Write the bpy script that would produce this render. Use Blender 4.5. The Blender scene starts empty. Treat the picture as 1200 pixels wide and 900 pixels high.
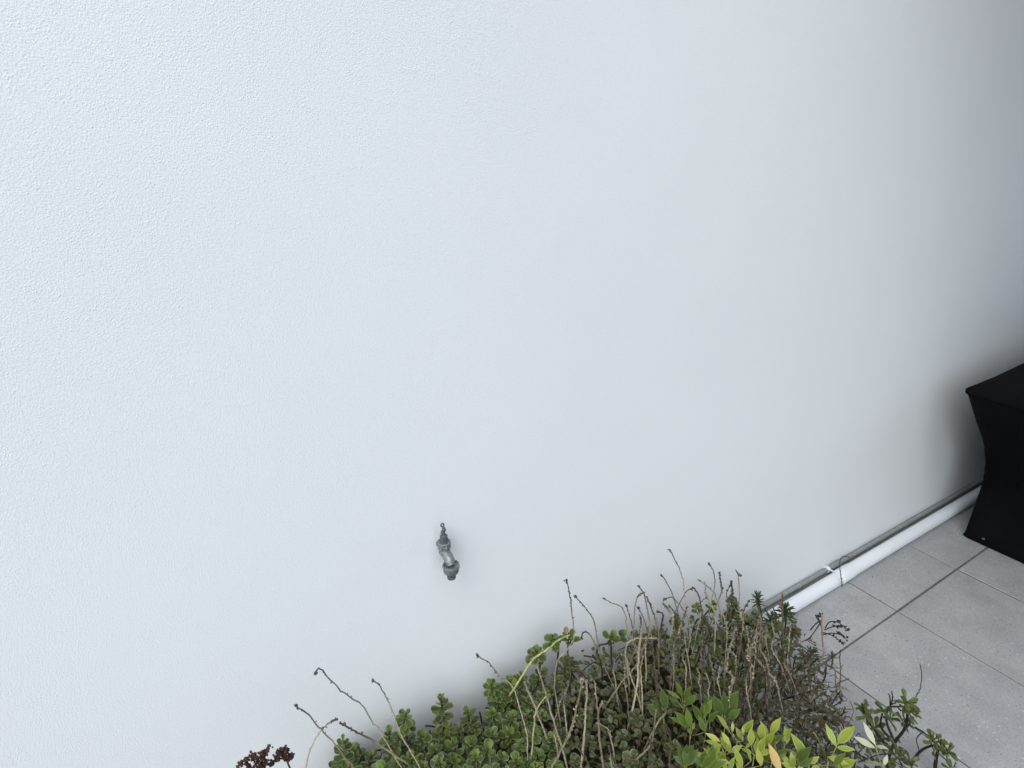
import bpy, math, random
from mathutils import Vector, Matrix, Quaternion, noise

rnd = random.Random(7)
sc = bpy.context.scene
col = sc.collection

# ------------------------------------------------------------ camera
CAM = Vector((0.0, 0.0, 1.59))
PITCH, YAW, FPX = math.radians(21.53), math.radians(31.71), 702.6
cam_d = bpy.data.cameras.new("camera")
cam_d.sensor_width = 36.0
cam_d.lens = 36.0 * FPX / 1200.0
cam_d.clip_start, cam_d.clip_end = 0.02, 500.0
cam = bpy.data.objects.new("camera", cam_d)
cam.location = CAM
cam.rotation_euler = (math.pi / 2 - PITCH, 0, -YAW)
col.objects.link(cam)
sc.camera = cam

# ------------------------------------------------------------ sky, sun, exposure
SUN_EL, SUN_AZ = math.radians(52), math.radians(232)     # azimuth clockwise from +Y: high, behind and left of the camera
world = bpy.data.worlds.new("World")
sc.world = world
world.use_nodes = True
nt = world.node_tree
for n in list(nt.nodes):
    nt.nodes.remove(n)
sky = nt.nodes.new("ShaderNodeTexSky")
sky.sky_type = 'NISHITA'
sky.sun_disc = False
sky.sun_elevation = SUN_EL
sky.sun_rotation = SUN_AZ
sky.air_density, sky.dust_density, sky.ozone_density = 1.0, 3.0, 0.6
hsv = nt.nodes.new("ShaderNodeHueSaturation")
hsv.inputs["Saturation"].default_value = 0.45
hsv.inputs["Hue"].default_value = 0.49
bg = nt.nodes.new("ShaderNodeBackground")
bg.inputs["Strength"].default_value = 0.15
wo = nt.nodes.new("ShaderNodeOutputWorld")
nt.links.new(sky.outputs[0], hsv.inputs["Color"])
tint = nt.nodes.new("ShaderNodeMix")                     # cool overcast: the whole sky a little bluer
tint.data_type, tint.blend_type = 'RGBA', 'MULTIPLY'
tint.inputs[0].default_value = 1.0
tint.inputs[7].default_value = (0.925, 1.0, 1.055, 1)
nt.links.new(hsv.outputs[0], tint.inputs[6])
nt.links.new(tint.outputs[2], bg.inputs["Color"])
nt.links.new(bg.outputs[0], wo.inputs["Surface"])

sun_d = bpy.data.lights.new("sun", 'SUN')
sun_d.energy = 0.6
sun_d.angle = math.radians(70)
sun_d.color = (1.0, 0.98, 0.95)
sun = bpy.data.objects.new("sun", sun_d)
to_sun = Vector((math.sin(SUN_AZ) * math.cos(SUN_EL), math.cos(SUN_AZ) * math.cos(SUN_EL), math.sin(SUN_EL)))
sun.rotation_euler = to_sun.to_track_quat('Z', 'Y').to_euler()
sun.location = (-3, -4, 6)
col.objects.link(sun)

sc.view_settings.view_transform = 'Standard'
sc.view_settings.look = 'None'
sc.view_settings.exposure = 0.68
sc.view_settings.gamma = 1.0
sc.render.engine = 'CYCLES'
sc.cycles.max_bounces = 8
sc.cycles.diffuse_bounces = 5
sc.cycles.use_denoising = True

# ------------------------------------------------------------ helpers: from a picture point to a place at a given depth
_cp, _sp, _cy, _sy = math.cos(PITCH), math.sin(PITCH), math.cos(YAW), math.sin(YAW)
FWD = Vector((_sy * _cp, _cy * _cp, -_sp))
RGT = Vector((_cy, -_sy, 0))
UPV = RGT.cross(FWD)


def ray(px, py):
    return FWD + RGT * ((px - 600) / FPX) - UPV * ((py - 450) / FPX)


def at(px, py, y):
    d = ray(px, py)
    return CAM + d * (y / d.y)


def upright(px, py, P0, push=0.0):
    """where the view line meets the upright plane that stands through P0 and faces the camera; push moves the point back (m)"""
    h = Vector((P0.x - CAM.x, P0.y - CAM.y, 0)).normalized()
    d = ray(px, py)
    t = (P0 - CAM).dot(h) / d.dot(h)
    P = CAM + d * t + d.normalized() * push
    if P.y > .99:
        P = at(px, py, .99)
    return P


def foot_at(px, py, y):
    """like at(), but never under the paving"""
    P = at(px, py, y)
    if P.z < .006:
        d = ray(px, py)
        P = CAM + d * ((.006 - CAM.z) / d.z)
    return P


def chain(pts):
    """(x, y, depth) points: the lowest one in the picture gives the place, the rest stand above it"""
    low = max(pts, key=lambda q: q[1])
    P0 = foot_at(*low)
    out = []
    for x, y, dep in pts:
        P = upright(x, y, P0, (dep - low[2]) * .5)
        P.z = max(P.z, .005)
        out.append(P)
    return out


def lerp_tab(tab, v):
    if v <= tab[0][0]:
        return tab[0][1]
    for (a, b), (c, d) in zip(tab, tab[1:]):
        if v <= c:
            return b + (d - b) * (v - a) / (c - a)
    return tab[-1][1]


CAN = [(-0.6, .30), (.0, .31), (.13, .37), (.33, .385), (.5, .34), (.64, .385), (.81, .36), (1.0, .315), (1.2, .33), (1.45, .265),
       (1.6, .16), (1.72, .055), (1.9, .0)]


def canopy(x, y):
    """height of the planting's top above the paving"""
    h = lerp_tab(CAN, x)
    f = max(0.0, min(1.0, (0.92 - y) / 0.55))
    return h * (1 - 0.28 * f)


def hit(px, py, lift=0.0):
    """where the view line through a picture point meets the planting"""
    d = ray(px, py)
    y = 0.25
    while y < 0.965:
        p = CAM + d * (y / d.y)
        if p.z <= canopy(p.x, p.y) + lift:
            return p
        y += 0.006
    return CAM + d * (0.965 / d.y)


# ------------------------------------------------------------ materials
def mat(name, base, rough=0.6, spec=0.4, metallic=0.0):
    m = bpy.data.materials.new(name)
    m.use_nodes = True
    b = m.node_tree.nodes["Principled BSDF"]
    b.inputs["Base Color"].default_value = (*base, 1)
    b.inputs["Roughness"].default_value = rough
    b.inputs["Specular IOR Level"].default_value = spec
    b.inputs["Metallic"].default_value = metallic
    return m, m.node_tree, b


def N(t, kind, **kw):
    n = t.nodes.new(kind)
    for k, v in kw.items():
        if k in n.inputs:
            n.inputs[k].default_value = v
        else:
            setattr(n, k, v)
    return n


def ramp(t, stops):
    n = t.nodes.new("ShaderNodeValToRGB")
    e = n.color_ramp.elements
    while len(e) < len(stops):
        e.new(0.5)
    for el, (p, c) in zip(e, stops):
        el.position = p
        el.color = (*c, 1)
    return n


def mixc(t, fac, a, b, mode='MIX'):
    n = t.nodes.new("ShaderNodeMix")
    n.data_type = 'RGBA'
    n.blend_type = mode
    for sock, v in ((0, fac), (6, a), (7, b)):
        if hasattr(v, "links"):
            t.links.new(v, n.inputs[sock])
        elif isinstance(v, (int, float)):
            n.inputs[sock].default_value = v
        else:
            n.inputs[sock].default_value = (*v, 1)
    return n.outputs[2]


def bump(t, b, height, strength, dist, chain=None):
    n = t.nodes.new("ShaderNodeBump")
    n.inputs["Strength"].default_value = strength
    n.inputs["Distance"].default_value = dist
    t.links.new(height, n.inputs["Height"])
    if chain is not None:
        t.links.new(chain, n.inputs["Normal"])
    t.links.new(n.outputs[0], b.inputs["Normal"])
    return n.outputs[0]


def stucco_material():
    m, t, b = mat("white_stucco", (.8, .8, .8), .85, .25)
    co = N(t, "ShaderNodeTexCoord")
    big = N(t, "ShaderNodeTexNoise", Scale=1.6, Detail=3.0, Roughness=.55)
    fine = N(t, "ShaderNodeTexNoise", Scale=400.0, Detail=3.0, Roughness=.6)
    grain = N(t, "ShaderNodeTexVoronoi", Scale=250.0)
    mid = N(t, "ShaderNodeTexNoise", Scale=38.0, Detail=2.0)
    for n in (big, fine, grain, mid):
        t.links.new(co.outputs["Object"], n.inputs["Vector"])
    r = ramp(t, [(.3, (.785, .805, .815)), (.7, (.815, .832, .842))])
    t.links.new(big.outputs[0], r.inputs[0])
    # pits that hold a little dust and cleaner high grains
    pit = N(t, "ShaderNodeTexNoise", Scale=330.0, Detail=2.0, Roughness=.7)
    t.links.new(co.outputs["Object"], pit.inputs["Vector"])
    pc = ramp(t, [(.30, (.90, .905, .91)), (.45, (.99, .99, .99)), (.62, (1.0, 1.0, 1.0)), (.75, (1.03, 1.03, 1.03))])
    t.links.new(pit.outputs[0], pc.inputs[0])
    t.links.new(mixc(t, 1.0, r.outputs[0], pc.outputs[0], 'MULTIPLY'), b.inputs["Base Color"])
    gr = ramp(t, [(.0, (1, 1, 1)), (.38, (0, 0, 0))])
    t.links.new(grain.outputs["Distance"], gr.inputs[0])
    # the trowelled grains come and go in patches
    pr = ramp(t, [(.42, (.15, .15, .15)), (.62, (1, 1, 1))])
    t.links.new(mid.outputs[0], pr.inputs[0])
    g2 = mixc(t, 1.0, gr.outputs[0], pr.outputs[0], 'MULTIPLY')
    c = bump(t, b, fine.outputs[0], .5, .0016)
    bump(t, b, g2, .36, .0011, c)
    return m


def tile_material():
    m, t, b = mat("grey_porcelain", (.3, .3, .3), .55, .4)
    co = N(t, "ShaderNodeTexCoord")
    oi = N(t, "ShaderNodeObjectInfo")
    add = N(t, "ShaderNodeVectorMath", operation='ADD')
    sc_ = N(t, "ShaderNodeVectorMath", operation='SCALE')
    comb = N(t, "ShaderNodeCombineXYZ")
    for k in range(3):
        t.links.new(oi.outputs["Random"], comb.inputs[k])
    t.links.new(comb.outputs[0], sc_.inputs[0])
    sc_.inputs["Scale"].default_value = 37.0
    t.links.new(co.outputs["Object"], add.inputs[0])
    t.links.new(sc_.outputs[0], add.inputs[1])
    cloud = N(t, "ShaderNodeTexNoise", Scale=7.0, Detail=6.0, Roughness=.6)
    speck = N(t, "ShaderNodeTexNoise", Scale=150.0, Detail=3.0, Roughness=.7)
    dots = N(t, "ShaderNodeTexVoronoi", Scale=80.0)
    lights = N(t, "ShaderNodeTexVoronoi", Scale=62.0)
    scr = N(t, "ShaderNodeTexNoise", Scale=22.0, Detail=5.0, Roughness=.65, Distortion=1.2)
    for n in (cloud, speck, dots, lights, scr):
        t.links.new(add.outputs[0], n.inputs["Vector"])
    r = ramp(t, [(.3, (.285, .290, .294)), (.5, (.335, .340, .344)), (.72, (.385, .390, .394))])
    t.links.new(cloud.outputs[0], r.inputs[0])
    rs = ramp(t, [(.3, (.80, .80, .80)), (.55, (1, 1, 1)), (.75, (1.12, 1.12, 1.12))])
    t.links.new(speck.outputs[0], rs.inputs[0])
    c = mixc(t, 1.0, r.outputs[0], rs.outputs[0], 'MULTIPLY')
    dr = ramp(t, [(.10, (1, 1, 1)), (.17, (0, 0, 0))])
    t.links.new(dots.outputs["Distance"], dr.inputs[0])
    gate = N(t, "ShaderNodeMath", operation='GREATER_THAN')
    sepc = N(t, "ShaderNodeSeparateColor")
    t.links.new(dots.outputs["Color"], sepc.inputs[0])
    t.links.new(sepc.outputs[0], gate.inputs[0])
    gate.inputs[1].default_value = .72
    dm = N(t, "ShaderNodeMath", operation='MULTIPLY')
    t.links.new(dr.outputs[0], dm.inputs[0])
    t.links.new(gate.outputs[0], dm.inputs[1])
    c = mixc(t, dm.outputs[0], c, (.09, .09, .09))
    lr = ramp(t, [(.12, (1, 1, 1)), (.26, (0, 0, 0))])
    t.links.new(lights.outputs["Distance"], lr.inputs[0])
    gate2 = N(t, "ShaderNodeMath", operation='GREATER_THAN')
    sep2 = N(t, "ShaderNodeSeparateColor")
    t.links.new(lights.outputs["Color"], sep2.inputs[0])
    t.links.new(sep2.outputs[1], gate2.inputs[0])
    gate2.inputs[1].default_value = .80
    lm = N(t, "ShaderNodeMath", operation='MULTIPLY')
    t.links.new(lr.outputs[0], lm.inputs[0])
    t.links.new(gate2.outputs[0], lm.inputs[1])
    lm2 = N(t, "ShaderNodeMath", operation='MULTIPLY')
    t.links.new(lm.outputs[0], lm2.inputs[0])
    lm2.inputs[1].default_value = .65
    c = mixc(t, lm2.outputs[0], c, (.52, .52, .52))
    sr = ramp(t, [(.60, (0, 0, 0)), (.74, (.45, .45, .45))])
    t.links.new(scr.outputs[0], sr.inputs[0])
    c = mixc(t, sr.outputs[0], c, (.45, .455, .46))
    t.links.new(c, b.inputs["Base Color"])
    bump(t, b, speck.outputs[0], .25, .001)
    return m


def leaf_material(name, dark, light, rim, rough=.42, trans=.12, rimw=(.62, .95)):
    """leaf: colour differs from leaf to leaf; a paler margin and midrib"""
    m, t, b = mat(name, dark, rough, .35)
    oi = N(t, "ShaderNodeObjectInfo")
    co = N(t, "ShaderNodeTexCoord")
    ns = N(t, "ShaderNodeTexNoise", Scale=90.0, Detail=3.0)
    t.links.new(co.outputs["Object"], ns.inputs["Vector"])
    c = mixc(t, oi.outputs["Random"], dark, light)
    nr = ramp(t, [(.3, (.75, .75, .75)), (.7, (1.2, 1.2, 1.2))])
    t.links.new(ns.outputs[0], nr.inputs[0])
    c = mixc(t, 1.0, c, nr.outputs[0], 'MULTIPLY')
    uv = N(t, "ShaderNodeAttribute", attribute_name="rim")
    rr = ramp(t, [(rimw[0], (0, 0, 0)), (rimw[1], (1, 1, 1))])
    t.links.new(uv.outputs["Fac"], rr.inputs[0])
    c = mixc(t, rr.outputs[0], c, rim)
    t.links.new(c, b.inputs["Base Color"])
    b.inputs["Subsurface Weight"].default_value = trans
    b.inputs["Subsurface Radius"].default_value = (.5, 1.0, .2)
    b.inputs["Subsurface Scale"].default_value = .004
    bump(t, b, ns.outputs[0], .25, .0008)
    return m


def stalk_material(name, low, high):
    m, t, b = mat(name, low, .8, .2)
    a = N(t, "ShaderNodeAttribute", attribute_name="age")
    co = N(t, "ShaderNodeTexCoord")
    ns = N(t, "ShaderNodeTexNoise", Scale=120.0, Detail=3.0)
    t.links.new(co.outputs["Object"], ns.inputs["Vector"])
    oi = N(t, "ShaderNodeObjectInfo")
    c = mixc(t, a.outputs["Fac"], low, high)
    nr = ramp(t, [(.3, (.6, .6, .6)), (.7, (1.25, 1.25, 1.25))])
    t.links.new(ns.outputs[0], nr.inputs[0])
    c = mixc(t, 1.0, c, nr.outputs[0], 'MULTIPLY')
    rr = ramp(t, [(0, (.48, .46, .44)), (1, (1.15, 1.15, 1.1))])
    t.links.new(oi.outputs["Random"], rr.inputs[0])
    c = mixc(t, 1.0, c, rr.outputs[0], 'MULTIPLY')
    t.links.new(c, b.inputs["Base Color"])
    bump(t, b, ns.outputs[0], .4, .001)
    return m


def noisy_material(name, c1, c2, scale, rough=.7, spec=.3, metallic=0.0, bmp=(.3, .001), detail=5.0):
    m, t, b = mat(name, c1, rough, spec, metallic)
    co = N(t, "ShaderNodeTexCoord")
    ns = N(t, "ShaderNodeTexNoise", Scale=scale, Detail=detail, Roughness=.6)
    t.links.new(co.outputs["Object"], ns.inputs["Vector"])
    r = ramp(t, [(.35, c1), (.65, c2)])
    t.links.new(ns.outputs[0], r.inputs[0])
    t.links.new(r.outputs[0], b.inputs["Base Color"])
    bump(t, b, ns.outputs[0], *bmp)
    return m


def fabric_material():
    m, t, b = mat("black_polyester", (.005, .005, .006), .85, .05)
    co = N(t, "ShaderNodeTexCoord")
    w = N(t, "ShaderNodeTexNoise", Scale=420.0, Detail=2.0)
    ns = N(t, "ShaderNodeTexNoise", Scale=5.0, Detail=4.0)
    for n in (w, ns):
        t.links.new(co.outputs["Object"], n.inputs["Vector"])
    r = ramp(t, [(.3, (.0025, .0025, .003)), (.7, (.005, .005, .0058))])
    t.links.new(ns.outputs[0], r.inputs[0])
    t.links.new(r.outputs[0], b.inputs["Base Color"])
    c = bump(t, b, ns.outputs[0], .35, .02)
    bump(t, b, w.outputs[0], .35, .0008, c)
    return m


M = {}
M['wall'] = stucco_material()
M['tile'] = tile_material()
M['grout'] = noisy_material("grout", (.085, .084, .083), (.145, .142, .138), 60, .9)
M['concrete'] = noisy_material("concrete", (.25, .25, .245), (.34, .335, .33), 4, .9)
M['soil'] = noisy_material("soil", (.018, .013, .009), (.05, .036, .025), 60, .95, bmp=(.8, .01))
M['white_pvc'] = noisy_material("white_pvc", (.70, .73, .77), (.755, .78, .81), 5, .42, .45, bmp=(.05, .001))
M['grey_pvc'] = noisy_material("grey_pvc", (.21, .225, .23), (.27, .285, .29), 60, .6, .35, bmp=(.2, .001))
M['metal'] = noisy_material("dull_galvanised_metal", (.15, .168, .172), (.31, .335, .33), 170, .5, .5, .55, bmp=(.5, .0008))
M['metal_dark'] = noisy_material("tarnished_metal", (.08, .09, .094), (.17, .185, .185), 190, .55, .5, .5, bmp=(.5, .0008))
M['fabric'] = fabric_material()
M['timber'] = noisy_material("timber", (.38, .27, .16), (.50, .37, .24), 6, .7)
M['roof'] = noisy_material("roof_metal", (.30, .30, .30), (.36, .36, .36), 3, .5)
M['stalk'] = stalk_material("dry_stalk", (.37, .325, .23), (.10, .085, .07))
M['stalk_tan'] = stalk_material("tan_dry_stalk", (.38, .33, .235), (.28, .24, .17))
M['stalk_green'] = stalk_material("yellow_green_stalk", (.42, .43, .17), (.30, .36, .12))
M['stalk_red'] = stalk_material("reddish_stalk", (.25, .20, .14), (.30, .125, .075))
M['twig'] = stalk_material("grey_brown_twig", (.12, .092, .060), (.075, .058, .040))
M['twig_dark'] = stalk_material("dark_twig", (.05, .045, .038), (.032, .028, .026))
M['seed_brown'] = noisy_material("brown_seed_head", (.035, .018, .014), (.085, .04, .03), 200, .85)
M['seed_black'] = noisy_material("black_seed", (.018, .016, .018), (.045, .036, .036), 200, .7)
M['round'] = leaf_material("round_succulent_leaf", (.030, .048, .010), (.080, .108, .022), (.19, .225, .105), rimw=(.55, 1.0))
M['round_grey'] = leaf_material("greyish_succulent_leaf", (.034, .048, .015), (.088, .106, .040), (.19, .205, .105), rimw=(.55, 1.0))
M['round_new'] = leaf_material("fresh_succulent_leaf", (.070, .115, .016), (.12, .17, .030), (.17, .22, .07))
M['paddle'] = leaf_material("paddle_leaf", (.042, .064, .014), (.10, .13, .03), (.12, .15, .045), .38)
M['needle'] = leaf_material("narrow_dark_leaf", (.020, .040, .014), (.042, .070, .022), (.055, .085, .03), .45)
M['inner_leaf'] = leaf_material("dull_inner_leaf", (.034, .047, .013), (.070, .084, .026), (.095, .105, .04))  # dull olive tone for the leaves below the shoots
M['nandina'] = leaf_material("yellow_green_leaf", (.19, .25, .030), (.31, .345, .055), (.38, .41, .12), .42, .2)
M['nandina_green'] = leaf_material("bright_green_leaf", (.064, .105, .014), (.115, .16, .026), (.14, .19, .05), .42, .2)
M['nandina_deep'] = leaf_material("mid_green_leaf", (.046, .075, .014), (.080, .115, .026), (.10, .135, .045), .42, .15)
M['nandina_pale'] = leaf_material("pale_leaf_underside", (.36, .39, .26), (.44, .46, .32), (.44, .46, .34), .55, .15)
M['nandina_pink'] = leaf_material("pink_edged_leaf", (.46, .36, .13), (.52, .40, .16), (.55, .27, .17), .45, .15)
M['dry_leaf'] = leaf_material("dry_leaf", (.060, .052, .026), (.115, .098, .050), (.14, .12, .065), .8, .0)


# ------------------------------------------------------------ mesh building
class MB:
    def __init__(self):
        self.v, self.f, self.a = [], [], []

    def tube(self, pts, radii, n=6, caps=True, ages=None):
        pts = [Vector(p) for p in pts]
        base = len(self.v)
        t0 = (pts[1] - pts[0]).normalized()
        ref = Vector((0, 0, 1)) if abs(t0.z) < .9 else Vector((1, 0, 0))
        u = t0.cross(ref).normalized()
        for i, p in enumerate(pts):
            t = (pts[min(i + 1, len(pts) - 1)] - pts[max(i - 1, 0)]).normalized()
            u = (u - t * u.dot(t)).normalized()
            w = t.cross(u)
            r = radii[i] if isinstance(radii, (list, tuple)) else radii
            for k in range(n):
                a = 2 * math.pi * k / n
                self.v.append(p + u * (math.cos(a) * r) + w * (math.sin(a) * r))
                self.a.append(ages[i] if ages else i / (len(pts) - 1))
        for i in range(len(pts) - 1):
            for k in range(n):
                a, b = base + i * n + k, base + i * n + (k + 1) % n
                self.f.append((a, b, b + n, a + n))
        if caps:
            self.f.append(tuple(base + k for k in reversed(range(n))))
            e = base + (len(pts) - 1) * n
            self.f.append(tuple(e + k for k in range(n)))
        return self

    def lathe(self, origin, axis, prof, n=20):
        """prof: (distance along the axis, radius)"""
        axis = Vector(axis).normalized()
        o = Vector(origin)
        pts = [o + axis * d for d, r in prof]
        base = len(self.v)
        ref = Vector((0, 0, 1)) if abs(axis.z) < .9 else Vector((1, 0, 0))
        u = axis.cross(ref).normalized()
        w = axis.cross(u)
        for p, (d, r) in zip(pts, prof):
            for k in range(n):
                a = 2 * math.pi * k / n
                self.v.append(p + u * (math.cos(a) * r) + w * (math.sin(a) * r))
                self.a.append(0)
        for i in range(len(prof) - 1):
            for k in range(n):
                a, b = base + i * n + k, base + i * n + (k + 1) % n
                self.f.append((a, b, b + n, a + n))
        self.f.append(tuple(base + k for k in reversed(range(n))))
        e = base + (len(prof) - 1) * n
        self.f.append(tuple(e + k for k in range(n)))
        return self

    def blob(self, c, r, age=1.0, stretch=None):
        """a small lumpy bud"""
        c = Vector(c)
        b = len(self.v)
        q = Quaternion((rnd.gauss(0, 1), rnd.gauss(0, 1), rnd.gauss(0, 1), rnd.gauss(0, 1))).normalized()
        for d in ((1, 0, 0), (-1, 0, 0), (0, 1, 0), (0, -1, 0), (0, 0, 1), (0, 0, -1)):
            p = q @ (Vector(d) * r * rnd.uniform(.75, 1.25))
            if stretch is not None:
                p += stretch * (p.dot(stretch) / max(stretch.length, 1e-6)) / max(r, 1e-6) * .5
            self.v.append(c + p)
            self.a.append(age)
        for f in ((0, 2, 4), (2, 1, 4), (1, 3, 4), (3, 0, 4), (2, 0, 5), (1, 2, 5), (3, 1, 5), (0, 3, 5)):
            self.f.append(tuple(b + k for k in f))
        return self

    def box(self, lo, hi):
        b = len(self.v)
        for z in (lo[2], hi[2]):
            for x, y in ((lo[0], lo[1]), (hi[0], lo[1]), (hi[0], hi[1]), (lo[0], hi[1])):
                self.v.append(Vector((x, y, z)))
                self.a.append(0)
        for f in ((3, 2, 1, 0), (4, 5, 6, 7), (0, 1, 5, 4), (1, 2, 6, 5), (2, 3, 7, 6), (3, 0, 4, 7)):
            self.f.append(tuple(b + k for k in f))
        return self

    def leaf(self, base, d, nrm, L, W, cup=.1, bend=.15):
        """a small six-sided leaf for masses of leaves"""
        d = d.normalized()
        s = d.cross(nrm)
        if s.length < 1e-4:
            s = d.orthogonal()
        s.normalize()
        nrm = s.cross(d)
        b = len(self.v)
        prof = ((0, .12), (.35, .8), (.7, 1.0), (.93, .6), (1.0, .05))
        for t, w in prof:
            c = base + d * (t * L) - nrm * (bend * L * t * t)
            for k in (-1, 0, 1):
                self.v.append(c + s * (k * w * W / 2) + nrm * (cup * W * abs(k)))
                self.a.append(.5)
        for i in range(len(prof) - 1):
            for k in range(2):
                a = b + i * 3 + k
                self.f.append((a, a + 1, a + 4, a + 3))
        return self

    def mesh(self, name, m, smooth=True, origin=None):
        me = bpy.data.meshes.new(name)
        o = Vector(origin) if origin is not None else Vector((0, 0, 0))
        me.from_pydata([tuple(p - o) for p in self.v], [], self.f)
        at_ = me.attributes.new("age", 'FLOAT', 'POINT')
        at_.data.foreach_set("value", [float(x) for x in self.a])
        me.materials.append(m)
        if smooth:
            me.polygons.foreach_set("use_smooth", [True] * len(me.polygons))
        me.update()
        return me


def obj(name, me, parent=None, loc=None):
    o = bpy.data.objects.new(name, me)
    col.objects.link(o)
    if parent is not None:
        o.parent = parent
    if loc is not None:
        o.location = loc
    return o


def build(name, mb, m, parent=None, smooth=True, origin=None, place=True):
    """one mesh object whose own origin is `origin` (world); a child is placed relative to its parent's location"""
    o = obj(name, mb.mesh(name, m, smooth, origin), parent)
    if origin is not None and place:
        o.location = Vector(origin) - (parent.location if parent is not None else Vector((0, 0, 0)))
    return o


def tag(o, label=None, cat=None, group=None, kind=None):
    if label:
        o['label'] = label
    if cat:
        o['category'] = cat
    if group:
        o['group'] = group
    if kind:
        o['kind'] = kind
    return o


def thing(name, label, cat, loc, group=None):
    o = bpy.data.objects.new(name, None)
    o.empty_display_size = .05
    col.objects.link(o)
    o.location = loc
    return tag(o, label, cat, group)


def part(name, mb, m, root, smooth=True):
    """part given in world coordinates, stored relative to its thing"""
    return build(name, mb, m, root, smooth, origin=root.location)


def shade_flat_edges(o, angle=35):
    o.data.set_sharp_from_angle(angle=math.radians(angle))


def bevel(o, w, seg=2, angle=35):
    md = o.modifiers.new("bevel", 'BEVEL')
    md.width, md.segments, md.limit_method = w, seg, 'ANGLE'
    md.angle_limit = math.radians(angle)
    return o


def spline(pts, sub=5):
    """Catmull-Rom through points"""
    pts = [Vector(p) for p in pts]
    P = [pts[0] * 2 - pts[1]] + pts + [pts[-1] * 2 - pts[-2]]
    out = []
    for i in range(1, len(P) - 2):
        a, b, c, d = P[i - 1:i + 3]
        for k in range(sub):
            t = k / sub
            out.append(.5 * ((2 * b) + (c - a) * t + (2 * a - 5 * b + 4 * c - d) * t * t + (3 * b - a - 3 * c + d) * t ** 3))
    out.append(pts[-1])
    return out


# ------------------------------------------------------------ setting: ground, paving, wall, planting bed
mb = MB()
mb.box((-30, -40, -.4), (40, 30, -.03))
tag(build("ground", mb, M['concrete'], smooth=False), "plain grey concrete ground round the paving", None, None, 'structure')

WALL_Y = 1.012
TX, TY, TS, TSY = 2.128, .741, .45, .90
mb = MB()
mb.box((1.228, TY - 5 * TSY, -.029), (TX + 8 * TS, WALL_Y - .001, -.0016))
floor = tag(build("patio_floor", mb, M['grout'], smooth=False), "grey rectangular paving tiles with dark joints", None, None, 'structure')


def tile_mesh(name, sx, sy):
    b = MB().box((-sx / 2, -sy / 2, -.012), (sx / 2, sy / 2, 0))
    return b.mesh(name, M['tile'], False)


GX, GY = .0028, .0035      # half joints: between the columns, along the rows
full_tile = tile_mesh("tile", TS - 2 * GX, TSY - 2 * GY)
cut_h = WALL_Y - .004 - TY - GY
cut_tile = tile_mesh("tile", TS - 2 * GX, cut_h)
for i in range(-2, 8):
    for j in range(-1, 5):
        o = obj("tile", cut_tile if j < 0 else full_tile, floor)
        y = TY + GY + cut_h / 2 if j < 0 else TY - (j + .5) * TSY
        o.location = (TX + (i + .5) * TS + rnd.uniform(-.0006, .0006), y + rnd.uniform(-.0006, .0006), rnd.uniform(-.0006, .0006))
        o.rotation_euler = (rnd.uniform(-.0012, .0012), rnd.uniform(-.0012, .0012), rnd.uniform(-.001, .001))
        bevel(o, .0008, 1)

mb = MB()
mb.box((-6, WALL_Y, -.35), (TX + 8 * TS, WALL_Y + .22, 3.2))
wall = tag(build("stucco_wall", mb, M['wall'], smooth=False), "long white rough plastered wall behind the tap and the planting bed", "wall")

# planting bed: soil mound held by a low concrete edge, all under the plants
mb = MB()
nx, ny = 60, 28
for i in range(nx + 1):
    for j in range(ny + 1):
        x = -2.5 + (1.13 + 2.5) * i / nx
        y = -.1 + (WALL_Y - .002 + .1) * j / ny
        z = .10 + .02 * noise.noise((x * 6, y * 6, 0)) + .012 * noise.noise((x * 25, y * 25, 3))
        mb.v.append(Vector((x, y, z)))
        mb.a.append(0)
for i in range(nx):
    for j in range(ny):
        a = i * (ny + 1) + j
        mb.f.append((a, a + ny + 1, a + ny + 2, a + 1))
tag(build("garden_soil", mb, M['soil']), "dark soil of the planting bed", None, None, 'structure')
mb = MB()
mb.box((1.13, -.2, -.029), (1.222, WALL_Y - .002, .11))
mb.box((-2.5, -.2, -.029), (1.128, -.1, .11))
bevel(tag(build("bed_edging", mb, M['concrete'], smooth=False), "low concrete edging of the planting bed", None, None, 'structure'), .006)

# roof over the barbecue corner, outside the picture: added and sized to shade the wall's right end
roof = thing("shade_roof", "timber lined patio roof over the barbecue corner", "roof", (4.0, -.6, 3.0))
RX0, RZ = 1.30, 3.05
mb = MB().box((RX0 + .05, -2.2, RZ + .06), (4.32, WALL_Y - .003, RZ + .14))
part("roof_sheet", mb, M['roof'], roof, False)
for k in range(15):
    y0 = -2.2 + k * .213
    mb = MB().box((RX0 + .06, y0, RZ + .038), (4.31, y0 + .207, RZ + .056))
    part("ceiling_board", mb, M['timber'], roof, False)
mb = MB().box((RX0, -2.2, RZ), (RX0 + .048, WALL_Y - .003, RZ + .14))
part("fascia", mb, M['timber'], roof, False)
blocker = tag(build("blocker_wall", MB().box((1.35, -2.45, -.03), (3.5, -2.205, 3.2)), M['concrete'], smooth=False), "plain house wall across the patio from the white wall", "wall")  # unseen wall, added to keep sky light off the white wall's right part


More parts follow.
